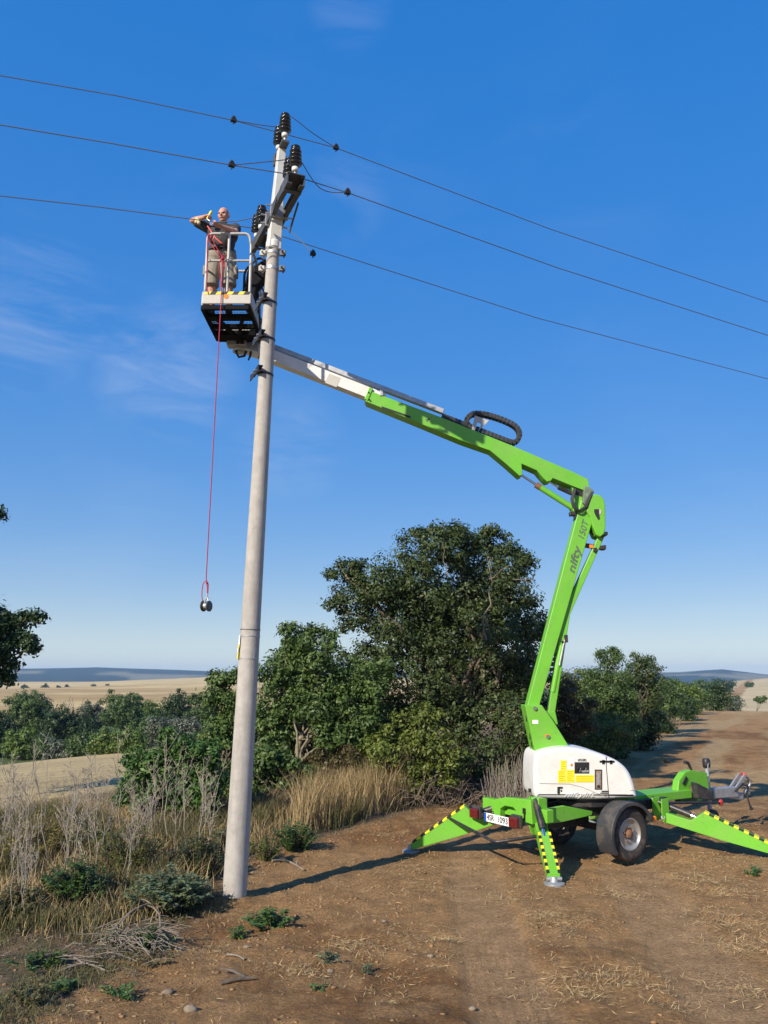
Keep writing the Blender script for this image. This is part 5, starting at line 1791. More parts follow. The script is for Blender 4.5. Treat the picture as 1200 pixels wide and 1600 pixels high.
# ------------------------------------------------------------------ trees and shrubs of the hedge
def gbase(px, D):
    p = P(px, 1200, D)
    return G(p.x, p.y)
big = px_blobs([(690, 862, 46), (640, 885, 44), (742, 872, 44), (598, 915, 46), (556, 905, 26), (548, 935, 30), (660, 935, 66), (740, 935, 66), (800, 928, 36), (786, 885, 32),
    (566, 965, 40), (625, 990, 56), (700, 1000, 66), (785, 990, 56), (825, 975, 30), (592, 1035, 50), (680, 1065, 56), (765, 1060, 56), (815, 1045, 40), (690, 832, 17), (664, 836, 14), (726, 843, 22),
    (770, 853, 20), (812, 898, 16), (530, 895, 14), (527, 942, 14), (546, 884, 13), (806, 1110, 40), (750, 1125, 46), (690, 1130, 44), (840, 985, 18), (765, 832, 6), (795, 864, 12), (822, 875, 9),
    (660, 950, 70, 2.2), (740, 960, 80, 2.4), (700, 1060, 80, 2.0), (800, 1040, 60, 1.8)], 18.5, 0.8, 1)
bt = tree("pear_tree", "large dark olive tree with a broad rounded crown behind the boom lift", "tree", gbase(737, 18.6), big, LM_tree, 0.22, 34, 0.090, 0.5, 2.0, 0.17, fork=0.45, limbs=16, seed=3, fill=0.40)
for a, b, r_ in (((760, 1000), (766, 870), 0.022), ((764, 905), (800, 880), 0.012), ((766, 890), (758, 862), 0.010), ((800, 905), (836, 905), 0.012), ((815, 905), (850, 925), 0.007), ((765, 960), (752, 1000), 0.012), ((758, 962), (768, 998), 0.009), ((700, 900), (690, 845), 0.012), ((830, 905), (838, 898), 0.005), ((545, 905), (528, 880), 0.008)):
    db = MB()
    limb(db, P(a[0], a[1], 17.0), P(b[0], b[1], 17.0), r_, r_ * 0.35, 6, 0.05, int(a[0]))
    build("dead_branch", db, M_deadwood, bt)

ash = px_blobs([(470, 1008, 26), (448, 1026, 28), (496, 1024, 28), (424, 1056, 28), (470, 1058, 40), (522, 1056, 40), (442, 1100, 40), (500, 1100, 44), (556, 1096, 44), (416, 1120, 30), (560, 1140, 40), (520, 1145, 34), (430, 1150, 32), (452, 988, 12), (478, 985, 11), (512, 1000, 16), (580, 1060, 34), (480, 1100, 55, 1.6), (560, 1130, 50, 1.5)], 16.8, 0.7, 2)
tree("young_ash_tree", "mid green young tree with forked pale trunk just right of the concrete pole", "tree", gbase(452, 16.4), ash, LM_ash, 0.19, 30, 0.094, 0.48, 2.0, 0.085, M_barkpale, fork=0.5, limbs=12, seed=7, droop=0.4, dens=1.2)
nb = px_blobs([(345, 1066, 16), (358, 1058, 12), (334, 1090, 18), (352, 1105, 26), (340, 1140, 28), (362, 1150, 30), (325, 1165, 22), (352, 1185, 26), (330, 1060, 8), (378, 1090, 22), (385, 1130, 24)], 17.2, 0.6, 4)
tree("slender_hedge_tree", "slim leafy hedge tree half hidden behind the concrete pole", "tree", gbase(352, 17.0), nb, LM_ash, 0.18, 26, 0.10, 0.48, 2.0, 0.06, fork=0.5, limbs=8, seed=9)
el = px_blobs([(280, 1215, 34), (240, 1205, 26), (320, 1220, 30), (232, 1188, 22), (262, 1172, 17), (300, 1182, 26), (330, 1172, 22), (215, 1212, 20), (250, 1222, 32), (305, 1224, 34), (270, 1252, 30), (225, 1248, 22), (325, 1250, 26), (196, 1236, 12), (205, 1190, 9), (335, 1210, 22), (262, 1148, 8), (285, 1158, 10)], 13.6, 0.6, 5)
tree("elder_bush", "deep green elder bush with long leaflets at the hedge end left of the pole", "bush", gbase(272, 13.6), el, LM_elder, 0.15, 24, 0.105, 0.34, 2.0, 0.045, fork=0.4, limbs=10, seed=11, stems=3, droop=0.5, dens=1.2)
shr = [
 ("bramble_bush", "yellow green leafy shrub at the foot of the large tree", [(640, 1135, 34), (600, 1172, 38), (680, 1165, 38), (640, 1200, 38), (700, 1205, 30), (575, 1200, 26), (665, 1118, 20), (650, 1225, 30), (610, 1228, 28)], 16.2, LM_shrub, 637, 0.17, 24, 0.085, 1),
 ("bramble_bush", "rusty brown and green thicket beside the base of the young tree", [(545, 1195, 28), (520, 1220, 26), (575, 1232, 26), (540, 1238, 24), (500, 1200, 22), (590, 1250, 16)], 15.9, LM_brown, 540, 0.15, 22, 0.07, 2),
 ("hedge_shrub", "leafy green shrub directly behind the foot of the concrete pole", [(410, 1190, 24), (420, 1218, 26), (440, 1195, 20), (400, 1225, 18), (452, 1228, 18), (392, 1180, 18), (478, 1205, 20)], 15.6, LM_ash, 418, 0.15, 22, 0.09, 3),
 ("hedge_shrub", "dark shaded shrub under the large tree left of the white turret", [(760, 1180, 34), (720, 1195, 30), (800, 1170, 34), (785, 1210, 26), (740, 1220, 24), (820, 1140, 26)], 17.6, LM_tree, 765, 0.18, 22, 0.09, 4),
 ("hedge_shrub", "low reddish leaved bush seen behind the pedestal of the boom lift", [(880, 1082, 26), (895, 1105, 28), (870, 1110, 20), (905, 1130, 26), (880, 1135, 22)], 20.5, LM_brown, 888, 0.2, 24, 0.09, 5),
 ("hedge_shrub", "rounded olive yellow bush above the white turret cowl", [(925, 1140, 26), (955, 1138, 28), (905, 1155, 22), (975, 1150, 18), (940, 1160, 24), (915, 1165, 20)], 22.0, LM_shrub, 940, 0.2, 24, 0.085, 6),
]
shr += [
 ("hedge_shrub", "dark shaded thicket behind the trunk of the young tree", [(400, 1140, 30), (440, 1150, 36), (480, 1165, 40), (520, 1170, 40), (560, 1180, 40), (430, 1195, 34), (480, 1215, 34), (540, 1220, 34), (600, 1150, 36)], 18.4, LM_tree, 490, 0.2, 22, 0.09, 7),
 ("hedge_shrub", "green thicket filling the gap between young tree and large tree", [(575, 1050, 30), (605, 1080, 36), (590, 1110, 36), (630, 1120, 36), (560, 1085, 26), (620, 1150, 34)], 19.4, LM_ash, 598, 0.2, 22, 0.09, 8),
 ("hedge_shrub", "low leafy shrub peeking out left of the pole foot", [(322, 1215, 20), (345, 1230, 22), (330, 1250, 20), (360, 1215, 22), (372, 1240, 20), (395, 1250, 18)], 15.4, LM_ash, 350, 0.15, 22, 0.08, 9),
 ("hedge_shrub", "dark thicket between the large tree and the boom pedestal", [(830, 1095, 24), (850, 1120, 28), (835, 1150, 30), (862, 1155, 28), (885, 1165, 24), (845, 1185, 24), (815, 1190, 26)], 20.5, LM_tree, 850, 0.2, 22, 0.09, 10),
 ("hedge_shrub", "dense green bush where the hedge bends beyond the tall rounded tree", [(1030, 1075, 13), (1038, 1095, 16), (1028, 1115, 15), (1045, 1112, 12), (1022, 1098, 14)], 33, LM_valley, 1034, 0.26, 22, 0.11, 12),
 ("hedge_shrub", "dark bush filling the receding hedge before the round far bush", [(1055, 1088, 11), (1060, 1102, 11), (1050, 1110, 10), (1068, 1098, 9)], 42, LM_valley3, 1057, 0.32, 22, 0.13, 13),
 ("hedge_shrub", "last green bush of the hedge just left of the solitary far tree", [(1092, 1084, 8), (1100, 1092, 9), (1088, 1098, 8), (1106, 1098, 7)], 60, LM_valley, 1096, 0.42, 22, 0.17, 14),
 ("hedge_shrub", "mid green bush behind the spiky topped hedge tree", [(915, 1058, 14), (930, 1068, 16), (905, 1080, 16), (925, 1090, 18), (978, 1072, 14), (985, 1090, 16)], 29, LM_valley, 935, 0.24, 22, 0.10, 15),
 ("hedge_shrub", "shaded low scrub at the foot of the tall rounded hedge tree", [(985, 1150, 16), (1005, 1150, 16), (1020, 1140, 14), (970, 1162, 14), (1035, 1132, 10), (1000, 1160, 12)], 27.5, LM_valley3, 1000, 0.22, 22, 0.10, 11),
]
for nm, lb, bl, D, lm_, bx, rc_, per_, sz_, sd_ in shr:
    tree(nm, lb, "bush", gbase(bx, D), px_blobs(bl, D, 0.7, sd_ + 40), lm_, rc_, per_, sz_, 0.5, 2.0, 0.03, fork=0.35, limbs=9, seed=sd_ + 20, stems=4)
hed = [
 ("hawthorn_tree", "spiky topped dark green hedge tree right of the boom pedestal", [(945, 1035, 12), (962, 1030, 12), (940, 1060, 20), (965, 1058, 20), (930, 1085, 24), (958, 1088, 26), (975, 1095, 24), (940, 1112, 26), (970, 1125, 26), (938, 1022, 6), (960, 1018, 5), (950, 1130, 26), (985, 1140, 18)], 25, LM_valley, 958),
 ("hawthorn_tree", "tallest rounded hedge tree right of the spiky topped one", [(1000, 1040, 16), (985, 1058, 18), (1015, 1050, 14), (1005, 1075, 24), (1022, 1085, 18), (995, 1105, 26), (1018, 1115, 20), (1003, 1030, 7), (1018, 1033, 6), (1000, 1135, 22), (1015, 1142, 16)], 28, LM_tree, 1003),
 ("hedge_shrub", "low bright green bush left of the spiky topped hedge tree", [(880, 1065, 14), (900, 1070, 18), (920, 1075, 16), (890, 1085, 18), (915, 1095, 18)], 27, LM_shrub, 900),
 ("hawthorn_tree", "mid green hedge tree where the hedge starts to recede", [(1042, 1070, 12), (1035, 1085, 16), (1050, 1085, 14), (1040, 1105, 18), (1055, 1105, 12), (1030, 1115, 14)], 36, LM_valley, 1042),
 ("hedge_shrub", "small round dark bush at the far field edge", [(1072, 1092, 9), (1080, 1098, 10), (1066, 1102, 9), (1082, 1108, 8), (1072, 1110, 8)], 46, LM_valley3, 1074),
 ("hedge_shrub", "light green bush between the round dark bush and the far tree", [(1062, 1078, 9), (1078, 1080, 10), (1090, 1088, 8), (1085, 1098, 8)], 56, LM_valley2, 1077),
 ("hawthorn_tree", "solitary dark round tree at the far end of the hedge", [(1108, 1080, 9), (1122, 1080, 10), (1134, 1086, 8), (1112, 1092, 9), (1128, 1095, 9), (1118, 1074, 6)], 68, LM_valley3, 1120),
 ("hedge_shrub", "grey green low bush right of the solitary far tree", [(1146, 1094, 6), (1152, 1097, 6), (1140, 1099, 6)], 72, LM_silver, 1147),
]
for i, (nm, lb, bl, D, lm_, bx) in enumerate(hed):
    sz_ = 0.085 * (D / 25) ** 0.75
    gb = gbase(bx, D)
    dd_ = gb - cam_o.location
    pyb = 800 - FPX * (CP * dd_.z - SP * dd_.y) / (CP * dd_.y + SP * dd_.z)
    ww_ = max(q[0] for q in bl) - min(q[0] for q in bl)
    rs_ = ww_ * 0.26
    bl = bl + [(bx + ww_ * f_, pyb - rs_ * g_, rs_) for f_, g_ in ((-0.35, 0.7), (0.0, 0.6), (0.33, 0.7), (-0.2, 1.6), (0.2, 1.6))]
    tree(nm, lb, "tree" if "tree" in nm else "bush", gbase(bx, D), px_blobs(bl, D, 0.8, i + 70), lm_, 0.22 * (D / 25) ** 0.8, 24, sz_, 0.5, 2.2, 0.09, fork=0.4, limbs=8, seed=i + 50, dens=1.5)

# tree at the left edge whose boughs hang into view
eb = px_blobs([(-60, 960, 60), (-20, 990, 34), (-35, 1030, 40), (12, 985, 17), (38, 972, 12), (58, 966, 8), (20, 1008, 13), (48, 1015, 7), (45, 996, 8), (4, 1035, 13), (6, 1058, 9), (-110, 930, 70), (-46, 935, 30), (-70, 1040, 60), (-3, 803, 4), (-140, 990, 90), (5, 968, 12), (30, 990, 10)], 22.0, 0.4, 90)
tree("oak_tree", "dark broad leaved tree at the left edge with a bough hanging into view", "tree", gbase(-150, 22.3), eb, LM_valley3, 0.26, 22, 0.13, 0.62, 2.6, 0.24, fork=0.5, limbs=14, seed=91)  # dark leaf colour stands in for the bough's shaded silhouette

# ------------------------------------------------------------------ valley trees beyond the stubble field
val = [
 ("tall pale green willow at the left end of the valley trees", [(35, 1098, 17), (58, 1100, 18), (22, 1112, 14), (45, 1118, 22), (68, 1118, 14), (60, 1132, 16)], 92, LM_valley, 44),
 ("wide dark tree mass in the valley right of the left willow", [(85, 1125, 18), (105, 1128, 20), (125, 1135, 18), (95, 1145, 20), (118, 1152, 18), (140, 1140, 14)], 88, LM_valley3, 108),
 ("dark rounded tree at the far left frame edge in the valley", [(0, 1140, 16), (8, 1130, 12), (-15, 1135, 20), (6, 1152, 12)], 84, LM_valley3, -2),
 ("yellow green round bush at the lower left of the valley", [(25, 1152, 12), (40, 1150, 10), (20, 1164, 12), (36, 1166, 14), (48, 1160, 8)], 80, LM_valley2, 32),
 ("small pale bush right of the yellow green valley bush", [(66, 1160, 10), (72, 1168, 9), (60, 1170, 8)], 79, LM_valley, 67),
 ("silver green small bush below the dark valley mass", [(88, 1165, 9), (96, 1168, 8), (82, 1170, 7)], 79, LM_silver, 89),
 ("small green bush left of the light willow scrub", [(120, 1160, 10), (130, 1158, 9), (114, 1168, 8), (132, 1168, 8)], 79, LM_valley, 123),
 ("grey green tree crown above the middle of the valley", [(135, 1110, 10), (150, 1112, 11), (142, 1120, 12), (158, 1122, 9)], 100, LM_silver, 145),
 ("large full dark green tree in the centre of the valley", [(178, 1098, 13), (195, 1100, 15), (210, 1108, 13), (185, 1115, 18), (208, 1122, 15), (172, 1118, 12)], 98, LM_valley, 192),
 ("low brighter tree behind the large central valley tree", [(228, 1105, 10), (240, 1108, 10), (232, 1118, 12), (248, 1118, 9), (214, 1092, 7)], 112, LM_valley2, 234),
 ("round dark tree right of centre in the valley", [(268, 1098, 13), (284, 1098, 13), (276, 1110, 16), (292, 1112, 10), (262, 1112, 10)], 100, LM_valley3, 277),
 ("slim dark tree touching the hedge at the valley's right end", [(306, 1096, 7), (316, 1094, 8), (322, 1108, 12), (308, 1112, 10), (332, 1100, 10)], 96, LM_valley, 316),
 ("light green willow scrub nearest the stubble field, left clump", [(152, 1158, 10), (165, 1152, 12), (178, 1150, 11), (158, 1165, 10), (172, 1165, 10)], 78, LM_valley2, 163),
 ("light green willow scrub nearest the stubble field, right clump", [(195, 1150, 12), (210, 1150, 12), (202, 1162, 12), (220, 1160, 11), (186, 1162, 9)], 77, LM_valley2, 204),
 ("silvery willow bush right of the light green scrub", [(240, 1135, 10), (252, 1132, 10), (262, 1138, 10), (246, 1146, 10)], 82, LM_silver, 250),
 ("pale grey green bush near the elder bush top", [(278, 1132, 10), (292, 1130, 10), (302, 1136, 9), (285, 1145, 10), (296, 1146, 9)], 80, LM_silver, 288),
 ("dark low bush between the silvery willow bushes", [(268, 1150, 9), (280, 1155, 9), (290, 1152, 8), (262, 1158, 8)], 77, LM_valley3, 276),
 ("mid green bush behind the silvery willow bushes", [(228, 1132, 9), (222, 1142, 9), (232, 1146, 8), (240, 1124, 8)], 88, LM_valley, 229),
]
for i, (lb, bl, D, lm_, bx) in enumerate(val):
    tree("valley_tree" if i in (0, 1, 2, 7, 8, 9, 10, 11) else "valley_bush", lb, "tree" if i in (0, 1, 2, 7, 8, 9, 10, 11) else "bush", gbase(bx, D), px_blobs([(q[0], q[1], q[2] * 1.22) for q in bl] + [(bx + u_, max(q[1] for q in bl) + 6, 11) for u_ in (-12, 0, 12)], D, 0.9, i + 120), lm_, 0.42, 22, 0.25, 0.55, 1.7, 0.16, fork=0.4, limbs=7, seed=i + 100, group="trees and bushes along the valley floor")
# bare dead tree in the valley
q = gbase(112, 105)
dt = empty("dead_tree", q, "bare dead tree standing between the green valley trees", "tree")
db = MB()
tp = P(113, 1090, 105)
mid = q.lerp(tp, 0.5)
limb(db, q, mid, 0.16, 0.1, 6, 0.03, 1)
for k in range(9):
    rr = random.Random(k + 400)
    limb(db, mid + V(0, 0, rr.uniform(-1, 0.3)), tp + V(rr.uniform(-1.5, 1.5), rr.uniform(-1, 1), rr.uniform(-1.2, 0.3)), 0.07, 0.03, 5, 0.06, k + 300)
build("branches", db, M_deadwood, dt)
# bushes dotted on the far ridge
far_lb = ["first", "second", "third", "fourth", "fifth", "sixth"]
for i, (px_, py_, r_, D) in enumerate(((38, 1073, 4, 560), (70, 1073, 4.5, 570), (92, 1074, 3.5, 560), (105, 1073, 3, 580), (146, 1072, 4, 600), (168, 1071, 3, 610))):
    bl = [(px_ - r_ * 0.6, py_ + 1, r_ * 0.7), (px_ + r_ * 0.7, py_ + 1, r_ * 0.7), (px_, py_, r_ * 0.8)]
    tree("ridge_bush", "%s from the left of the small dark bushes on the distant pale field" % far_lb[i], "bush", gbase(px_, D), px_blobs(bl, D, 0.5, i + 200), LM_valley3, 0.9, 12, 0.8, 0.6, 1.6, 0.2, fork=0.4, limbs=3, seed=i + 200, group="bushes on the distant field")
for i, (px_, py_, r_, D, lb) in enumerate(((1150, 1091, 4, 130, "tiny lone bush on the pale field right of the far hedge tree"), (1188, 1092, 6, 120, "small green bush on the pale field at the right frame edge"), (1045, 1066, 5, 420, "distant wooded clump beyond the hedge at the right"), (1170, 1070, 4, 520, "distant dark bush row on the pale rise at right"))):
    bl = [(px_ - r_ * 0.6, py_ + 1, r_ * 0.7), (px_ + r_ * 0.7, py_ + 1, r_ * 0.7), (px_, py_, r_ * 0.8)]
    tree("field_bush", lb, "bush", gbase(px_, D), px_blobs(bl, D, 0.5, i + 230), LM_valley, 0.35 * D / 130, 14, 0.28 * D / 130, 0.6, 1.8, 0.08, fork=0.4, limbs=3, seed=i + 230)
for i, (px_, py_, r_, D, lb) in enumerate(((905, 1072, 12, 190, "distant wood seen between boom pedestal and spiky hedge tree"), (1070, 1076, 9, 210, "far wooded strip just above the receding hedge"), (1100, 1070, 8, 300, "far wooded slope below the blue hill at right"), (1130, 1068, 8, 380, "farthest line of trees below the pale rise at right"), (1050, 1072, 10, 200, "distant wood behind the receding hedge tree"), (1010, 1070, 10, 230, "distant wood behind the tall rounded hedge tree"))):
    bl = [(px_ + dx_ * r_, py_ + dy_, r_ * q_) for dx_, dy_, q_ in ((-1.6, 3, .6), (-0.9, 0, .75), (0, -1, .85), (0.8, 1, .75), (1.6, 3, .6), (0.2, 6, .7), (-1, 7, .6), (1.1, 7, .6))]
    tree("distant_wood", lb, "wood", gbase(px_, D), px_blobs(bl, D, 0.8, i + 260), LM_valley3 if i % 2 else LM_valley, 0.012 * D * 0.45, 14, 0.0026 * D, 0.6, 0.8, 0.2, fork=0.4, limbs=4, seed=i + 260)
# green reed strip along the far edge of the stubble
n_ = 5200
tt = rng.random(n_); ww = rng.random(n_)
a_, b_ = ground_at(-40, 1188), ground_at(205, 1171)
xs = a_.x + (b_.x - a_.x) * tt + 0.9 * ww; ys = a_.y + (b_.y - a_.y) * tt + 5.0 * ww
v_ = blades(np.stack([xs, ys], -1), rng.uniform(0.7, 1.5, n_), 0.16, 0.25)
rs = blade_mesh("reed_strip", v_, LM_valley, loc=(a_.x, a_.y, a_.z))
tag(rs, "strip of green reeds along the far edge of the stubble field", "reeds", kind='stuff')

# ------------------------------------------------------------------ verge: grass, weeds, stalks, litter
def scatter(n, xr, yr, f):
    out = []
    tot = 0
    while tot < n:
        x = rng.uniform(xr[0], xr[1], 4000); y = rng.uniform(yr[0], yr[1], 4000)
        m_ = rng.random(4000) < f(x, y)
        out.append(np.stack([x[m_], y[m_]], -1)); tot += int(m_.sum())
    return np.concatenate(out)[:n]
def in_verge(x, y):
    v_ = sstep(0.05, 0.6, verge_s(x, y)) * (hedge_s(x, y) < 7.5)
    return v_ * (0.25 + 0.75 * sstep(0.42, 0.6, fbm(x / 0.9, y / 0.9, 3, 301)))
xy = scatter(15000, (-8.5, 0.5), (6.2, 15.5), lambda x, y: in_verge(x, y) * sstep(7.6, 9.4, y) * (x > -0.52 * y))
h_ = (0.16 + 0.36 * rng.random(len(xy))) * np.interp(xy[:, 1], [6, 8, 10, 14], [0.25, 0.5, 0.8, 1.0])
gv = blade_mesh("dry_grass", blades(xy, h_, 0.0075, 0.7), LM_dry, loc=(-3, 10, 0))
tag(gv, "yellow dry grass covering the verge left of the pole", "grass", kind='stuff')
xy = scatter(24000, (-8.5, 0.5), (6.0, 14.5), lambda x, y: sstep(0.0, 0.5, verge_s(x, y)) * (hedge_s(x, y) < 5.5) * (0.15 + 0.85 * sstep(7.4, 9.0, y)) * sstep(0.5, 0.62, fbm(x / 0.7, y / 0.7, 3, 311)) * (x > -0.52 * y))
h_ = (0.10 + 0.30 * rng.random(len(xy))) * np.interp(xy[:, 1], [6, 7.5, 10, 14], [0.25, 0.45, 1.1, 1.4])
gv = blade_mesh("green_grass", blades(xy, h_, 0.009, 0.7), LM_grassg, loc=(-3, 9, 0))
tag(gv, "mixed green grass growing among the verge weeds", "grass", kind='stuff')
# tall straw coloured grass at the hedge foot right of the pole
def foot(x, y):
    v_ = verge_s(x, y)
    return sstep(0.15, 0.7, v_) * (1 - sstep(2.0, 3.0, v_)) * sstep(-1.6, -1.0, x) * (1 - sstep(-0.5, 0.9, x))
xy = scatter(6000, (-1.8, 2.0), (12.0, 18.0), foot)
h_ = (0.35 + 0.65 * rng.random(len(xy))) * (0.5 + 0.7 * vnoise(xy[:, 0] / 0.7, xy[:, 1] / 0.7, 8))
gv = blade_mesh("tall_straw_grass", blades(xy, h_, 0.011, 0.4), LM_dry, loc=(-0.5, 14, 0))
tag(gv, "tall straw coloured grass along the hedge foot right of the pole", "grass", kind='stuff')
# brown brushwood at the hedge foot
bw = MB()
for k in range(760):
    t = random.random()
    px_ = 395 + 430 * t
    D = 14.4 + 2.6 * t + random.uniform(-0.5, 1.2)
    if px_ < 480: D += 1.0
    p = P(px_, 1200, D); p = G(p.x, p.y)
    L = random.uniform(0.4, 1.1)
    d = V(random.uniform(-1, 1), random.uniform(-1, 0.5), random.uniform(0.2, 1.2)).normalized()
    bw.tube([p, p + d * L * 0.5 + V(0, 0, 0.1), p + d * L - V(0, 0, random.uniform(0, 0.35))], [0.008, 0.006, 0.003], 4, False)
bo_ = build("brushwood", bw, M_twig, loc=(1, 15, 0))
tag(bo_, "tangle of brown dry bramble twigs along the hedge foot", "brushwood", kind='stuff')
bw = MB()
for k in range(260):
    px_ = random.uniform(760, 850); D = random.uniform(15.0, 18.5)
    p = P(px_, 1200, D); p = G(p.x, p.y)
    bw.tube([p, p + V(random.uniform(-.2, .2), random.uniform(-.2, .2), random.uniform(0.3, 0.9))], [0.006, 0.003], 4, False)
bo_ = build("dry_undergrowth", bw, M_stalk, loc=(2.5, 16, 0))
tag(bo_, "pale dry undergrowth stems in the shade left of the turret", "undergrowth", kind='stuff')

# tall bleached stalks: six shapes, copied
def stalk_mesh(seed, H):
    rr = random.Random(seed)
    m_ = MB()
    lean = V(rr.uniform(-0.18, 0.18), rr.uniform(-0.1, 0.1), 1).normalized()
    pts = [V(0, 0, -0.03)]
    for i in range(1, 7):
        pts.append(lean * (H * i / 6) + V(rr.uniform(-0.02, 0.02), rr.uniform(-0.02, 0.02), 0))
    m_.tube(pts, [0.006, 0.0055, 0.005, 0.0045, 0.004, 0.003, 0.002], 5)
    for k in range(rr.randint(6, 11)):
        t = rr.uniform(0.4, 0.98)
        i = min(5, int(t * 6)); p = pts[i].lerp(pts[i + 1], t * 6 - i)
        a = rr.uniform(0, 6.28); L = H * rr.uniform(0.08, 0.24)
        d = V(math.cos(a) * 0.5, math.sin(a) * 0.5, rr.uniform(0.5, 1.0)).normalized()
        m_.tube([p, p + d * L * 0.6, p + d * L + V(0, 0, 0.02)], [0.003, 0.0025, 0.0015], 4, False)
        for q in range(3):
            e = p + d * L * rr.uniform(0.4, 1.0)
            m_.tube([e, e + V(rr.uniform(-1, 1), rr.uniform(-1, 1), rr.uniform(0.2, 1)).normalized() * L * 0.3], [0.0022, 0.0038], 4, False)
    return m_
sm_ = []
for k, H in enumerate((1.0, 1.15, 1.3, 0.9, 1.45, 1.1)):
    m_ = stalk_mesh(k + 900, H)
    me = bpy.data.meshes.new("dry_weed_stalk")
    me.from_pydata(m_.v, [], m_.f); me.update(); me.materials.append(M_stalk)
    sm_.append(me)
spots = []
rr = random.Random(77)
for k in range(46):
    spots.append((rr.uniform(0, 215), rr.uniform(9.5, 12.5), "bleached dry weed stalk in the stand left of the elder bush"))
for k in range(22):
    spots.append((rr.uniform(215, 345), rr.uniform(10.6, 12.6), "bleached dry weed stalk standing in front of the elder bush"))
for k in range(8):
    spots.append((rr.uniform(8, 62), rr.uniform(8.2, 9.0), "pale dry stalk in the near cluster at the left frame edge"))
ORD = "leftmost,second,third,fourth,fifth,sixth,seventh,eighth,ninth,tenth,eleventh,twelfth,thirteenth,fourteenth,fifteenth,sixteenth,seventeenth,eighteenth,nineteenth,twentieth".split(",")
ORD += ["twenty-" + w_ for w_ in "first,second,third,fourth,fifth,sixth,seventh,eighth,ninth".split(",")] + ["thirtieth"] + ["thirty-" + w_ for w_ in "first,second,third,fourth,fifth,sixth,seventh,eighth,ninth".split(",")] + ["fortieth"] + ["forty-" + w_ for w_ in "first,second,third,fourth,fifth,sixth,seventh".split(",")]
spots.sort()
cnt_ = {}
spots2 = []
for px_, D, lb in spots:
    k = cnt_[lb] = cnt_.get(lb, -1) + 1
    spots2.append((px_, D, lb, ("%s " if k == 0 else "%s from left, ") % ORD[k] + lb))
for px_, D, lb0, lb in spots2:
    p = P(px_, 1250, D); p = G(p.x, p.y, -0.02)
    o = bpy.data.objects.new("dry_weed_stalk", rr.choice(sm_))
    COL.objects.link(o)
    o.location = p
    o.rotation_euler = (rr.uniform(-0.12, 0.12), rr.uniform(-0.14, 0.14), rr.uniform(0, 6.28))
    s_ = rr.uniform(0.75, 1.15) * (0.8 if D < 9.2 else 1.0)
    o.scale = (s_, s_, s_)
    tag(o, lb, "dry weed", lb0.replace("bleached dry weed stalk", "weed stalks").replace("pale dry stalk", "dry stalks"))

# leafy weed clumps
def weed(name, label, px_, py_, rad, hgt, lm_, leaf, n, cat="weed", aspect=0.4, stems=10, stemm=None, D=None):
    base = ground_at(px_, py_) if D is None else gbase(px_, D)
    root = empty(name, base, label, cat)
    C, N, T_ = [], [], []
    st = MB()
    rr = random.Random(int(px_ * 7 + py_))
    for k in range(stems):
        a = rr.uniform(0, 6.28); rd = rad * rr.random() ** 0.6
        h = hgt * (1 - 0.5 * (rd / rad) ** 2) * rr.uniform(0.6, 1.1)
        b0 = base + V(math.cos(a) * rd * 0.3, math.sin(a) * rd * 0.3, -0.02)
        tp = base + V(math.cos(a) * rd, math.sin(a) * rd, h)
        st.tube([b0, b0.lerp(tp, 0.5) + V(0, 0, h * 0.12), tp], [0.006, 0.005, 0.003], 4, False)
        m_ = n // stems
        for q in range(m_):
            t = rr.uniform(0.15, 1.0)
            p = b0.lerp(tp, t) + V(0, 0, h * 0.12 * math.sin(math.pi * t))
            aa = rr.uniform(0, 6.28)
            d = V(math.cos(aa), math.sin(aa), rr.uniform(-0.2, 0.6)).normalized()
            c = p + d * leaf * rr.uniform(0.3, 0.7)
            C.append(tuple(c)); T_.append(tuple(d)); N.append((rr.uniform(-.4, .4), rr.uniform(-.4, .4), 1))
    build("stems", st, stemm or M_twig, root)
    C = np.array(C); N = np.array(N); T_ = np.array(T_)
    leaf_mesh("leaves", C, N, leaf * rng.uniform(0.6, 1.3, len(C)), aspect, lm_, root, T=T_)
    return root
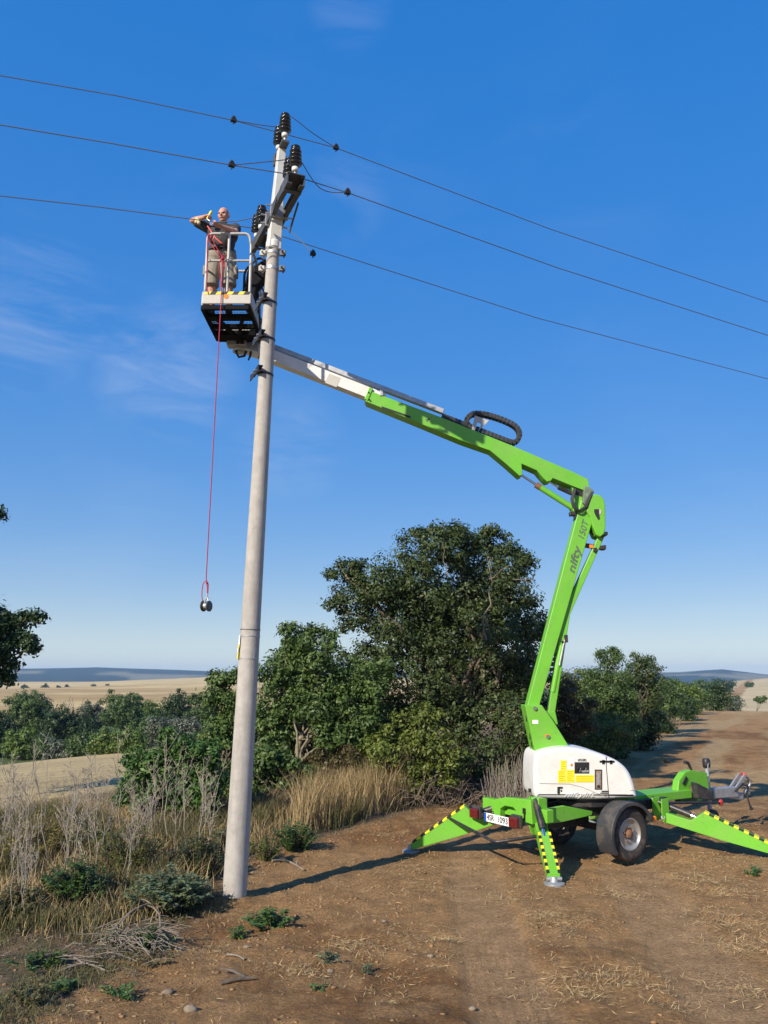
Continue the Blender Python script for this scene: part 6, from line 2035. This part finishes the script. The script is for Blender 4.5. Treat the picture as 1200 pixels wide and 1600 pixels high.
W_ = [
 ("green_weed", "fresh green leafy weed on the soil right of the pole foot", 425, 1446, 0.30, 0.20, LM_weed, 0.055, 900),
 ("green_weed", "small fresh green weed below the larger one near the pole foot", 372, 1462, 0.13, 0.12, LM_weed, 0.045, 260),
 ("green_weed", "small green seedling weed on the bare soil below the pole", 512, 1512, 0.13, 0.09, LM_mug, 0.04, 160),
 ("green_weed", "tiny grey green weed right of the seedling weed on bare soil", 574, 1522, 0.09, 0.07, LM_mug, 0.035, 110),
 ("green_weed", "tiny weed at the bottom of the soil below the seedling weed", 498, 1548, 0.08, 0.06, LM_weed, 0.035, 90),
 ("green_weed", "small green weed on soil beneath the front outrigger at right", 1182, 1366, 0.16, 0.12, LM_weed, 0.05, 220),
 ("green_weed", "low green weed at the verge edge below the brush pile", 105, 1545, 0.16, 0.09, LM_weed, 0.045, 260),
 ("green_weed", "small green weed on the field beyond the front outrigger", 1040, 1192, 0.20, 0.14, LM_shrub, 0.06, 160),
 ("green_weed", "low leafy weed patch in the bottom left corner", 40, 1575, 0.28, 0.10, LM_grassg, 0.045, 500),
 ("green_weed", "bright low weed patch left of the flat pale stone", 185, 1560, 0.20, 0.09, LM_weed, 0.04, 300),
 ("green_weed", "low weed patch between the brush pile and left frame edge", 60, 1512, 0.30, 0.13, LM_elder, 0.045, 600),
 ("mugwort_bush", "grey green bushy weed at the verge left of the pole foot", 262, 1425, 0.52, 0.46, LM_mug, 0.065, 3400),
 ("weed_bush", "dark green leafy weed clump in the left verge", 118, 1420, 0.45, 0.55, LM_elder, 0.06, 2600),
 ("weed_bush", "olive weed clump behind the grey green bushy weed", 200, 1380, 0.50, 0.75, LM_shrub, 0.05, 2600),
 ("weed_bush", "dark weed clump between the elder bush and the pole", 310, 1375, 0.45, 0.55, LM_tree, 0.055, 2400),
 ("weed_bush", "low green clump at the left frame edge below the stalks", 25, 1440, 0.40, 0.35, LM_grassg, 0.06, 1500),
 ("weed_bush", "green nettle clump in the straw grass right of the pole", 462, 1330, 0.42, 0.42, LM_elder, 0.06, 1500),
 ("weed_bush", "pale green weed in the straw grass beside the pole", 410, 1350, 0.28, 0.32, LM_shrub, 0.05, 700),
 ("weed_bush", "green weed tuft in front of the brush pile", 232, 1482, 0.22, 0.18, LM_elder, 0.045, 700),
 ("weed_bush", "golden yellow weed clump deep in the left verge", 55, 1345, 0.62, 0.72, LM_gold, 0.045, 2600),
 ("weed_bush", "yellow green weed band behind the dark leafy clump", 150, 1345, 0.60, 0.60, LM_shrub, 0.05, 2400),
 ("weed_bush", "golden dry weed patch at the left frame edge", 8, 1375, 0.40, 0.55, LM_gold, 0.045, 1200),
 ("weed_bush", "golden dry tuft against the left side of the pole", 332, 1330, 0.30, 0.42, LM_gold, 0.045, 700),
 ("weed_bush", "grey green weed by the concrete pole's left side", 340, 1345, 0.28, 0.42, LM_mug, 0.05, 900),
]
for q in W_:
    q = list(q)
    if q[0] != "green_weed":
        q[4] *= 0.92; q[5] *= 0.92; q[8] = int(q[8] * 1.4)
    weed(*q, stems=max(8, q[8] // 45))
cw_ = 0
for px_ in sorted(random.uniform(40, 330) for _ in range(9)):
    k = cw_; py_ = random.uniform(1470, 1560)
    if verge_s(*(lambda p: (np.array([p.x]), np.array([p.y])))(ground_at(px_, py_)))[0] < -0.4: continue
    cw_ += 1
    o = weed("ground_weed", ORD[k] + (" " if k == 0 else " from left, ") + "low creeping green weed on the littered verge floor", px_, py_, 0.2, 0.07, LM_grassg if k % 2 else LM_weed, 0.035, 220, stems=10)
    o['group'] = "creeping weeds on the verge floor"

# brush pile, sticks, stones
pile = MB()
pc = ground_at(205, 1490)
rr = random.Random(9)
for k in range(170):
    a = rr.uniform(0, 6.28); d0 = V(rr.gauss(0, 0.22), rr.gauss(0, 0.20), abs(rr.gauss(0.06, 0.06)))
    L = rr.uniform(0.10, 0.34); d = V(math.cos(a), math.sin(a) * 0.8, rr.uniform(-0.1, 0.35)).normalized()
    p = pc + d0
    pile.tube([p - d * L / 2, p + V(0, 0, rr.uniform(0, 0.05)), p + d * L / 2], [0.0042, 0.0036, 0.002], 5, False)
po = build("brush_pile", pile, M_deadwood, loc=pc)
tag(po, "small heap of bleached dry twigs at the verge edge below the weeds", "brush pile")
def stick(label, pts, r0, r1, m_, forks=2, name="fallen_stick"):
    ps = [ground_at(x, y, dz) for x, y, dz in pts]
    s_ = MB()
    sp_ = crm(ps, 6)
    s_.tube(sp_, [r0 + (r1 - r0) * i / (len(sp_) - 1) for i in range(len(sp_))], 7)
    rr = random.Random(int(pts[0][0]))
    for k in range(forks):
        b0 = sp_[int(len(sp_) * rr.uniform(0.4, 0.85))]
        e = b0 + V(rr.uniform(-0.25, 0.25), rr.uniform(-0.2, 0.2), rr.uniform(0.0, 0.08))
        s_.tube([b0, b0.lerp(e, 0.5) + V(0, 0, 0.02), e], [r1 * 1.2, r1, r1 * 0.5], 5, False)
    o = build(name, s_, m_, loc=ps[0])
    return tag(o, label, "stick")
stick("bleached curved branch arching over the brush pile", [(175, 1463, 0.03), (205, 1448, 0.10), (235, 1438, 0.14), (248, 1445, 0.08), (250, 1470, 0.02)], 0.016, 0.008, M_deadwood, 4)
stick("pale forked stick lying on soil right of the pole shadow start", [(425, 1352, 0.02), (448, 1350, 0.03), (475, 1362, 0.02)], 0.018, 0.010, M_deadwood, 2)
stick("short brown stick on the soil below the pole", [(345, 1546, 0.015), (370, 1542, 0.02), (396, 1538, 0.015)], 0.020, 0.014, M_bark, 1)
stick("thin pale stick on soil right of the brush pile", [(355, 1498, 0.012), (370, 1500, 0.02), (382, 1505, 0.012)], 0.011, 0.007, M_deadwood, 0)
stick("thin dead stem leaning out of the left verge weeds", [(160, 1433, 0.02), (140, 1405, 0.20), (118, 1375, 0.45)], 0.010, 0.006, M_stalk, 2)
stick("grey fallen stem lying across the verge litter", [(90, 1520, 0.02), (130, 1514, 0.04), (165, 1520, 0.02)], 0.012, 0.007, M_deadwood, 1)
def stone(label, px_, py_, s_):
    p = ground_at(px_, py_, s_ * 0.22)
    rr = random.Random(int(px_ + py_ * 3))
    m_ = MB(); m_.ball(p, (s_, s_ * 0.75, s_ * 0.5), 10, 7, None)
    vs = []
    for x, y, z in m_.v:
        d = V(x, y, z) - p
        k_ = 1 + 0.32 * (vnoise(np.array([d.x / s_ * 1.4 + px_]), np.array([d.y / s_ * 1.4 + d.z / s_ * 2.0]), 5)[0] - 0.5) + rr.uniform(-0.05, 0.05)
        vs.append(tuple(p + d * k_))
    m_.v = vs
    o = build("field_stone", m_, M_stone, loc=p)
    return tag(o, label, "stone", "stones on the soil")
for q in (("pale stone just right of the brush pile", 280, 1488, 0.045), ("grey stone standing on soil at the lower left", 261, 1556, 0.050), ("flat pale stone near the bottom left edge of the soil", 298, 1580, 0.055),
          ("small stone beside the seedling weed on bare soil", 516, 1522, 0.030), ("small dark stone in the middle of the bare soil", 673, 1499, 0.032), ("stone in the soil at the lower left of the pole", 385, 1484, 0.03),
          ("small stone near the lower middle of the soil", 738, 1574, 0.03), ("small pale stone left of the near outrigger foot", 600, 1446, 0.028)):
    stone(*q)

# straw, litter and clods on the soil
def flat_bits(name, xy, L, w, lm_, loc, lift=0.012):
    z = gz(xy[:, 0], xy[:, 1])
    n_ = len(xy)
    C = np.stack([xy[:, 0], xy[:, 1], z + lift * rng.uniform(0.3, 1.6, n_)], -1)
    N = rng.normal(size=(n_, 3)) * 0.35 + np.array([0, 0, 1])
    a = rng.uniform(0, 6.28, n_)
    T_ = np.stack([np.cos(a), np.sin(a), rng.normal(size=n_) * 0.18], -1)
    return leaf_mesh(name, C, N, L * rng.uniform(0.4, 1.5, n_), w, lm_, loc=loc, T=T_, bend=0.0)
def soil_only(x, y):
    return (1 - sstep(-0.2, 0.3, verge_s(x, y))) * (x < 0.56 * y) * (x > -0.5 * y)
xy = scatter(23000, (-3, 12), (4.8, 19), lambda x, y: soil_only(x, y) * (0.06 + 0.94 * sstep(0.56, 0.72, fbm(x / 0.55, y / 0.55, 3, 401))) * (0.35 + 0.65 * (1 - lane(x, y)[0])))
o = flat_bits("straw_bits", xy, 0.055, 0.06, LM_straw, (2, 8, 0)); tag(o, "scattered bits of straw on the brown soil", "straw", kind='stuff')
# denser straw tufts
tc = []
for px_, py_, k_, sp_ in ((1090, 1375, 420, 0.30), (1130, 1395, 300, 0.25), (875, 1440, 420, 0.22), (690, 1470, 120, 0.14), (1105, 1430, 260, 0.25), (960, 1532, 240, 0.28), (905, 1550, 200, 0.25), (1180, 1550, 240, 0.22), (1160, 1480, 200, 0.2), (550, 1480, 220, 0.16), (1150, 1450, 220, 0.3), (970, 1398, 150, 0.15), (465, 1520, 160, 0.14), (800, 1405, 160, 0.2), (720, 1350, 240, 0.5), (1050, 1345, 200, 0.35), (590, 1400, 160, 0.35)):
    p = ground_at(px_, py_)
    k_ = int(k_ * 1.7); tc.append(np.stack([rng.normal(p.x, sp_, k_), rng.normal(p.y, sp_ * 0.7, k_)], -1))
o = flat_bits("straw_tufts", np.concatenate(tc), 0.075, 0.045, LM_straw, (3, 8, 0), 0.022); tag(o, "matted tufts of pale straw on the soil", "straw", kind='stuff')
xy = scatter(17000, (-7, 1.5), (4.8, 15), lambda x, y: sstep(-0.7, 0.3, verge_s(x, y)) * (hedge_s(x, y) < 5) * (x > -0.52 * y))
o = flat_bits("dry_litter", xy, 0.075, 0.08, LM_litter, (-3, 8, 0), 0.02); tag(o, "grey dry plant litter covering the verge floor", "litter", kind='stuff')
# short trampled grass where the verge meets the soil
xy = scatter(9000, (-4.5, 0), (4.8, 9.5), lambda x, y: sstep(-0.5, 0.3, verge_s(x, y)) * sstep(0.46, 0.62, fbm(x / 0.45, y / 0.45, 3, 501)) * (x > -0.52 * y))
gv = blade_mesh("trampled_grass", blades(xy, rng.uniform(0.03, 0.11, len(xy)), 0.007, 1.1), LM_grassg, loc=(-3, 7, 0))
tag(gv, "short trampled grass where the verge meets the soil", "grass", kind='stuff')
# clods of earth
def clods(n, f, smin, smax, seed):
    xy = scatter(n, (-3.5, 11), (4.8, 17), f)
    z = gz(xy[:, 0], xy[:, 1])
    bm = bmesh.new(); bmesh.ops.create_icosphere(bm, subdivisions=1, radius=1.0)
    bv = np.array([v.co[:] for v in bm.verts]); bf = np.array([[v.index for v in f_.verts] for f_ in bm.faces]); bm.free()
    s_ = smin + (smax - smin) * rng.random(n) ** 5
    v = bv[None] * (1 + 0.34 * rng.normal(size=(n, len(bv), 1))) * s_[:, None, None] * np.array([1, 1, 0.55])
    a = rng.uniform(0, 6.28, n); c_, d_ = np.cos(a)[:, None], np.sin(a)[:, None]
    x = v[:, :, 0] * c_ - v[:, :, 1] * d_ + xy[:, 0:1]; y = v[:, :, 0] * d_ + v[:, :, 1] * c_ + xy[:, 1:2]
    zz = v[:, :, 2] + (z + s_ * 0.1)[:, None]
    V_ = np.stack([x, y, zz], -1).reshape(-1, 3)
    F_ = (bf[None] + (np.arange(n) * len(bv))[:, None, None]).reshape(-1, 3)
    me = bpy.data.meshes.new("soil_clods")
    me.vertices.add(len(V_)); me.vertices.foreach_set("co", V_.ravel())
    me.loops.add(F_.size); me.loops.foreach_set("vertex_index", F_.ravel().astype(np.int32))
    me.polygons.add(len(F_)); me.polygons.foreach_set("loop_start", np.arange(0, F_.size, 3, dtype=np.int32))
    me.update(calc_edges=True)
    return mesh_obj("soil_clods", me, M_clod)
o = clods(12000, lambda x, y: np.maximum(soil_only(x, y), 0.5 * (verge_s(x, y) < 1.5) * (x > -0.5 * y)) * (0.15 + 0.85 * sstep(0.48, 0.66, fbm(x / 0.9, y / 0.9, 3, 421))) * (1 - 0.85 * lane(x, y)[0]), 0.004, 0.022, 1)
tag(o, "loose crumbs and clods of brown earth on the field", "earth clods", kind='stuff')

# ------------------------------------------------------------------ haze
hz = MB(); hz.box((0, 2200, 22), (10600, 6000, 92))
hm = bpy.data.materials.new("thin_haze")
hm.use_nodes = True
hn = hm.node_tree
hn.nodes.remove(hn.nodes["Principled BSDF"])
pv = hn.nodes.new("ShaderNodeVolumePrincipled")
pv.inputs["Color"].default_value = (0.38, 0.62, 1.0, 1)
pv.inputs["Density"].default_value = 0.00014
pv.inputs["Anisotropy"].default_value = 0.0
hn.links.new(pv.outputs[0], hn.nodes["Material Output"].inputs["Volume"])
ho = build("haze", hz, hm)
tag(ho, "thin bluish haze over the fields", "haze", kind='stuff')
